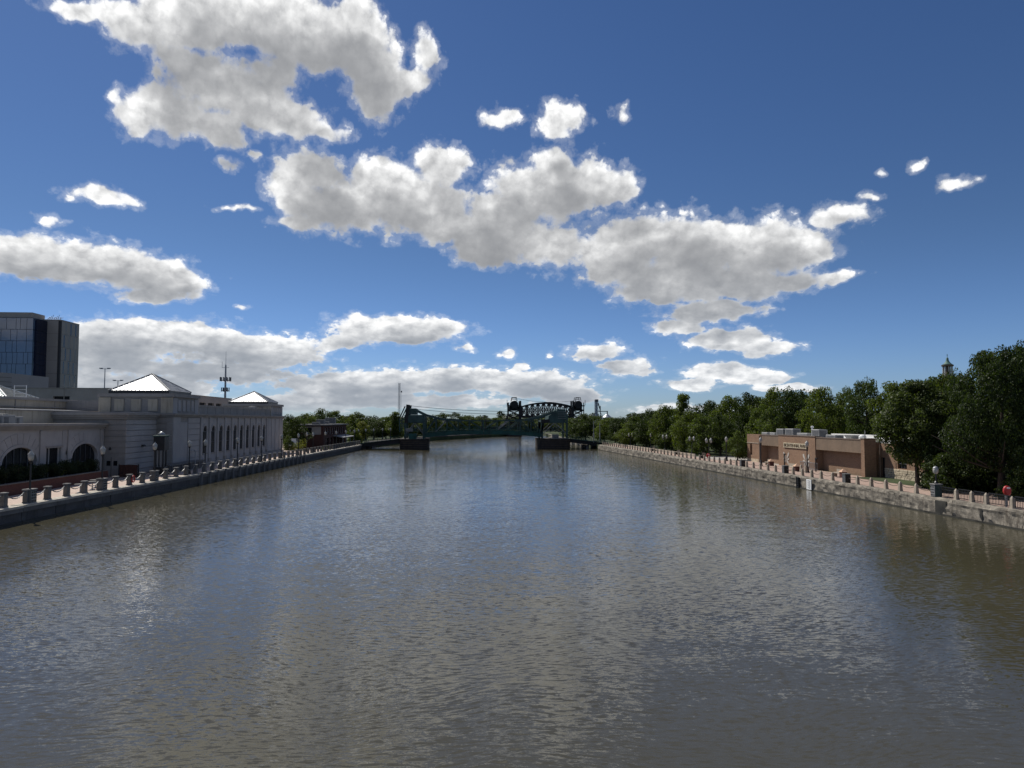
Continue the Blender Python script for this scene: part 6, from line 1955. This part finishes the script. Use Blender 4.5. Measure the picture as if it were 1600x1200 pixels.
TREES = [
    (45, 67, 10.2, 8.5, 'linden'), (45.6, 57, 12.1, 7.8, 'locust'), (43.8, 61, 3.7, 4, 'thicket'), (44.9, 64, 4.5, 3, 'thicket'), (47.3, 62, 3.9, 4.5, 'thicket'), 
    (48.5, 60, 4, 4.8, 'thicket'), (45.8, 54, 4, 3.9, 'thicket'), (52, 70, 11, 5.3, 'oak'), (55.2, 66, 13.4, 7.1, 'locust'), (59.7, 84, 11.8, 6.8, 'maple'), 
    (51.4, 58, 13, 7.3, 'linden'), (71.9, 90, 14.8, 9.7, 'maple'), (66.3, 104, 12, 7.5, 'maple'), (64.3, 108, 12.4, 7, 'oak'), (67.7, 120, 11.5, 6.5, 'maple'), 
    (61.2, 116, 11.7, 7.5, 'maple'), (60.3, 124, 11.7, 8.5, 'oak'), (57.9, 128, 11.9, 7.8, 'maple'), (55.6, 132, 11.2, 7.6, 'oak'), (53.9, 138, 10.9, 8.5, 'maple'), 
    (51.8, 145, 9.8, 8.9, 'oak'), (45.1, 140, 11.5, 6.1, 'poplar'), (44.4, 150, 9.3, 7, 'maple'), (45, 165, 8.6, 7.7, 'oak'), (44.2, 176, 7.3, 7, 'maple'), 
    (42.5, 186, 7, 6.7, 'oak'), (42.5, 205, 6.8, 7.4, 'maple'), (39.9, 222, 8.1, 12, 'oak'), (37.9, 235, 6.9, 8.5, 'maple'), (86.1, 130, 12.7, 11.7, 'oak'), 
    (75.8, 150, 11.9, 13.5, 'oak'), (70.1, 160, 11.4, 12.7, 'maple'), (65, 175, 10.5, 12.6, 'oak'), (59.5, 195, 9.5, 12.7, 'maple'), (55.6, 215, 8.2, 13.2, 'oak'), 
    (55.3, 250, 7.1, 12.6, 'maple'), (44.5, 127, 7, 6, 'round'), (44.9, 112, 4.5, 4, 'round'), (44.2, 145, 4.5, 5.8, 'round'), (44.4, 166, 4.8, 7.2, 'round'), 
    (42.3, 180, 3.7, 5.8, 'round'), (53.7, 118, 8.3, 5.5, 'round'), (48.1, 128, 7.3, 5.5, 'oak'), (45, 135, 7.9, 6.8, 'maple'), (44.2, 152, 6.7, 6, 'round'), 
    (42.3, 173, 5.7, 6.2, 'maple'), (53.7, 124, 8.4, 5.4, 'round'), (-36.5, 160, 7.2, 6.9, 'oak'), (-35.4, 152, 3.1, 2.7, 'round'), (-43.2, 205, 8.1, 8.9, 'maple'), 
    (-41.6, 222, 9.4, 9.6, 'oak'), (-39.6, 232, 9.3, 7.5, 'maple'), (-37.6, 240, 7.7, 8.7, 'oak'), (-33.5, 235, 8.7, 8.5, 'maple'), (-27.6, 206, 5.9, 5.6, 'yellow'), 
    (-29.6, 203, 4.5, 4.4, 'round'), (-29.3, 250, 6.7, 9, 'oak'), (-25.8, 255, 7.6, 8.3, 'maple'), (-22.3, 248, 9.1, 8.1, 'poplar'), (-19.8, 262, 6.9, 9.4, 'oak'), 
    (-15.9, 275, 7.7, 9.9, 'maple'), (-11.4, 290, 8.3, 10.5, 'oak'), (-6.8, 305, 9.2, 9.9, 'maple'), (-1.4, 318, 9.6, 10.3, 'oak'), (4.5, 332, 8.5, 10.8, 'maple'), 
    (10.9, 345, 8, 11.2, 'oak'), (18.8, 360, 7.7, 11.7, 'maple'), (28.4, 380, 7.8, 13.7, 'oak'), (-48.1, 240, 7.9, 17.3, 'oak'), (-41, 185, 6.8, 7.3, 'maple'), 
    (-35.3, 280, 7.2, 15.1, 'oak'), (-21.2, 310, 7.3, 22.4, 'oak'), (43.9, 430, 8.4, 20.2, 'oak'), (54.4, 420, 8.3, 19.7, 'maple'), (62.7, 400, 7.9, 18.8, 'oak'), 
    (56.7, 300, 7.8, 16.2, 'maple'), 
]

WHAT = {'linden': 'broad linden with glossy mid-green leaves', 'locust': 'tall feathery dark green locust tree', 'maple': 'full round maple', 'oak': 'broad uneven oak', 'poplar': 'tall pointed poplar', 'round': 'small round tree', 'yellow': 'small yellow-green tree', 'thicket': 'low dark leafy thicket added to fill the shade under the trees'}
rt = random.Random(21)
seen = {}
for i, (x, y, h, wd, kind) in enumerate(TREES):
    nv = KINDS[kind][0]
    cm, tm, w = PROTO[(kind, i % nv)]
    side = 'right' if x > 30 else 'left'
    key = (kind, side)
    seen[key] = seen.get(key, 0) + 1
    lab = '%s on the %s bank, %s nearest of its kind' % (WHAT[kind], side, nth(seen[key]))
    t = thing('%s_tree' % {'round': 'small', 'yellow': 'yellow', 'thicket': 'bushy'}.get(kind, kind), lab, 'tree', (x, y, GZ), 'trees of the %s bank' % side)
    t.rotation_euler.z = rt.uniform(0, 6.28)
    s = wd / (2 * (w + 0.06))
    for nm, me in (('crown', cm), ('trunk', tm)):
        o = bpy.data.objects.new(nm, me)
        COL.objects.link(o)
        o.parent = t
        o.scale = (s, s, h) if nm == 'crown' else (h, h, h)
# order labels by distance: count again from the nearest
order = {}
for o in sorted([o for o in bpy.data.objects if o.get('category') == 'tree'], key=lambda o: o.location.y):
    base, side = o['label'].split(' on the ')[0], ('right' if o.location.x > 30 else 'left')
    order[(base, side)] = order.get((base, side), 0) + 1
    o['label'] = '%s, %s bank, %s nearest of its kind' % (base, side, nth(order[(base, side)]))

# hedge shrubs in the planter before the arcade wing
rs = random.Random(9)
shrubs = [(55.5, 1.5, 1.8), (58.4, 1.6, 1.9), (61.4, 1.5, 1.7), (64.0, 1.7, 2.0), (67.0, 1.75, 2.2), (69.9, 1.6, 2.0), (72.6, 1.5, 1.7), (75.2, 1.3, 2.0), (77.4, 1.0, 1.5), (79.2, 1.1, 1.8)]
for i, (yy, wd, hh) in enumerate(shrubs):
    bl = []
    for k in range(20):
        a, q = rs.uniform(0, 6.28), rs.random() ** 0.5
        bl.append((0.55 * q * math.cos(a), wd * 0.75 * q * math.sin(a), hh * rs.uniform(0.25, 0.78), 0.42, 0.50, 0.40))
    me = leaf_mesh('shrub_leaves', bl, 6000, 0.095, MAT['leaf_hedge'], 900 + i)
    t = thing('hedge_shrub', '%s clipped dark shrub in the brick planter, counted from the camera' % nth(i + 1), 'shrub', (-39.3, yy, 1.92), 'shrubs in the brick planter')
    o = bpy.data.objects.new('foliage', me)
    COL.objects.link(o)
    o.parent = t
    st = MB()
    for k in range(5):
        st.tube([(0, 0, 0), (bl[k][0] * 0.8, bl[k][1] * 0.8, bl[k][2])], [0.05, 0.02], 5)
    st.build('stems', MAT['bark'], None).parent = t
gtft = MB()
for k in range(40):
    a = rs.uniform(0, 6.28)
    l_ = rs.uniform(0.7, 1.2)
    gtft.tube([(-38.95, 73.2, 1.95), (-38.95 + 0.25 * math.cos(a), 73.2 + 0.25 * math.sin(a), 1.95 + l_ * 0.75), (-38.95 + 0.6 * math.cos(a), 73.2 + 0.6 * math.sin(a), 1.95 + l_ * 0.8)], [0.02, 0.015, 0.004], 4)
tag(gtft.build('ornamental_grass', MAT['leaf_y'], None, (-38.95, 73.2, 1.93)), 'arching tuft of pale ornamental grass on the planter edge', 'plant')
# low yellow-green bush past the far end of the hall and planting along the far left quay
for i, (x, y, wd, hh, mt) in enumerate(((-33.6, 153.0, 1.9, 2.6, 'leaf_y'), (-29.0, 158, 0.9, 0.9, 'leaf_b'), (-28.8, 163, 0.9, 0.8, 'leaf_a'), (-28.6, 168, 1.0, 0.9, 'leaf_b'), (-28.3, 173, 0.9, 0.8, 'leaf_b'), (-28.1, 178, 0.9, 0.9, 'leaf_a'), (-27.8, 183, 0.9, 0.9, 'leaf_b'), (-27.6, 188, 1.0, 1.0, 'leaf_b'))):
    bl = [(wd * 0.6 * rs.uniform(-1, 1), wd * 0.6 * rs.uniform(-1, 1), hh * rs.uniform(0.2, 0.75), wd * 0.45, wd * 0.45, hh * 0.3) for k in range(9)]
    me = leaf_mesh('bush_leaves', bl, 900, 0.20, MAT[mt], 950 + i)
    t = thing('bush', 'yellow-green bush at the far corner of the limestone hall' if i == 0 else '%s low bush along the quay before the dark brick house, counted from the camera' % nth(i), 'bush', (x, y, PZ), 'bushes on the left quay')
    o = bpy.data.objects.new('foliage', me)
    COL.objects.link(o)
    o.parent = t
    MB().tube([(0, 0, 0), (0.05, 0, hh * 0.5)], [0.07, 0.03], 6).build('stem', MAT['bark'], None).parent = t

# far wooded hills closing the valley
def far_wood(name, label, xs, y0, depth, top, n, size, seed):
    r = np.random.default_rng(seed)
    bl = []
    for k in range(int((xs[1] - xs[0]) / (size * 3.0))):
        x = r.uniform(*xs)
        yy = y0 + r.uniform(0, depth)
        z = top(x) * (0.45 + 0.55 * (yy - y0) / depth) * r.uniform(0.86, 1.05)
        q = size * r.uniform(2.2, 3.6)
        bl.append((x, yy, z - q * 0.6, q, q, q * 0.9))
        bl.append((x + r.uniform(-2, 2), yy, (z - q) * 0.5, q * 1.2, q * 1.2, z * 0.45))
    me = leaf_mesh(name, bl, n, size, MAT['leaf_far'], seed)
    o = bpy.data.objects.new(name, me)
    COL.objects.link(o)
    o.location = (0, 0, GZ)
    o['kind'] = 'stuff'
    tag(o, label, 'woods')


far_wood('far_woods', 'distant wooded valley side closing the river view', (-260, 420), 520, 160, lambda x: 12 + 2 * math.sin(x * 0.013) + 1.5 * math.sin(x * 0.05), 52000, 1.9, 77)
far_wood('left_bank_woods', 'mass of trees along the far left bank behind the bridge', (-150, -14), 285, 60, lambda x: 7.0 + 1.5 * math.sin(x * 0.06), 18000, 1.3, 78)
far_wood('right_bank_woods', 'mass of trees behind the park on the right bank', (64, 240), 150, 130, lambda x: 10 + 1.5 * math.sin(x * 0.08), 34000, 1.1, 79)
far_wood('river_bend_woods', 'mass of dark trees round the bend of the river', (-30, 130), 426, 40, lambda x: 8.0 + 1.5 * math.sin(x * 0.09), 16000, 1.5, 80)
hl = MB()
vs = []
nx = 60
for i in range(nx + 1):
    x = -900 + 1900 * i / nx
    hgt = 9 + 1.5 * math.sin(x * 0.006) + 1.0 * math.sin(x * 0.021 + 1)
    vs += [(x, 700, GZ - 1), (x, 1000, hgt), (x, 1600, GZ - 1)]
hl.add(vs, [(3 * i + k, 3 * i + 3 + k, 3 * i + 4 + k, 3 * i + 1 + k) for i in range(nx) for k in range(2)])
hl.build('hills', MAT['leaf_hill'], smooth=True)['kind'] = 'structure'
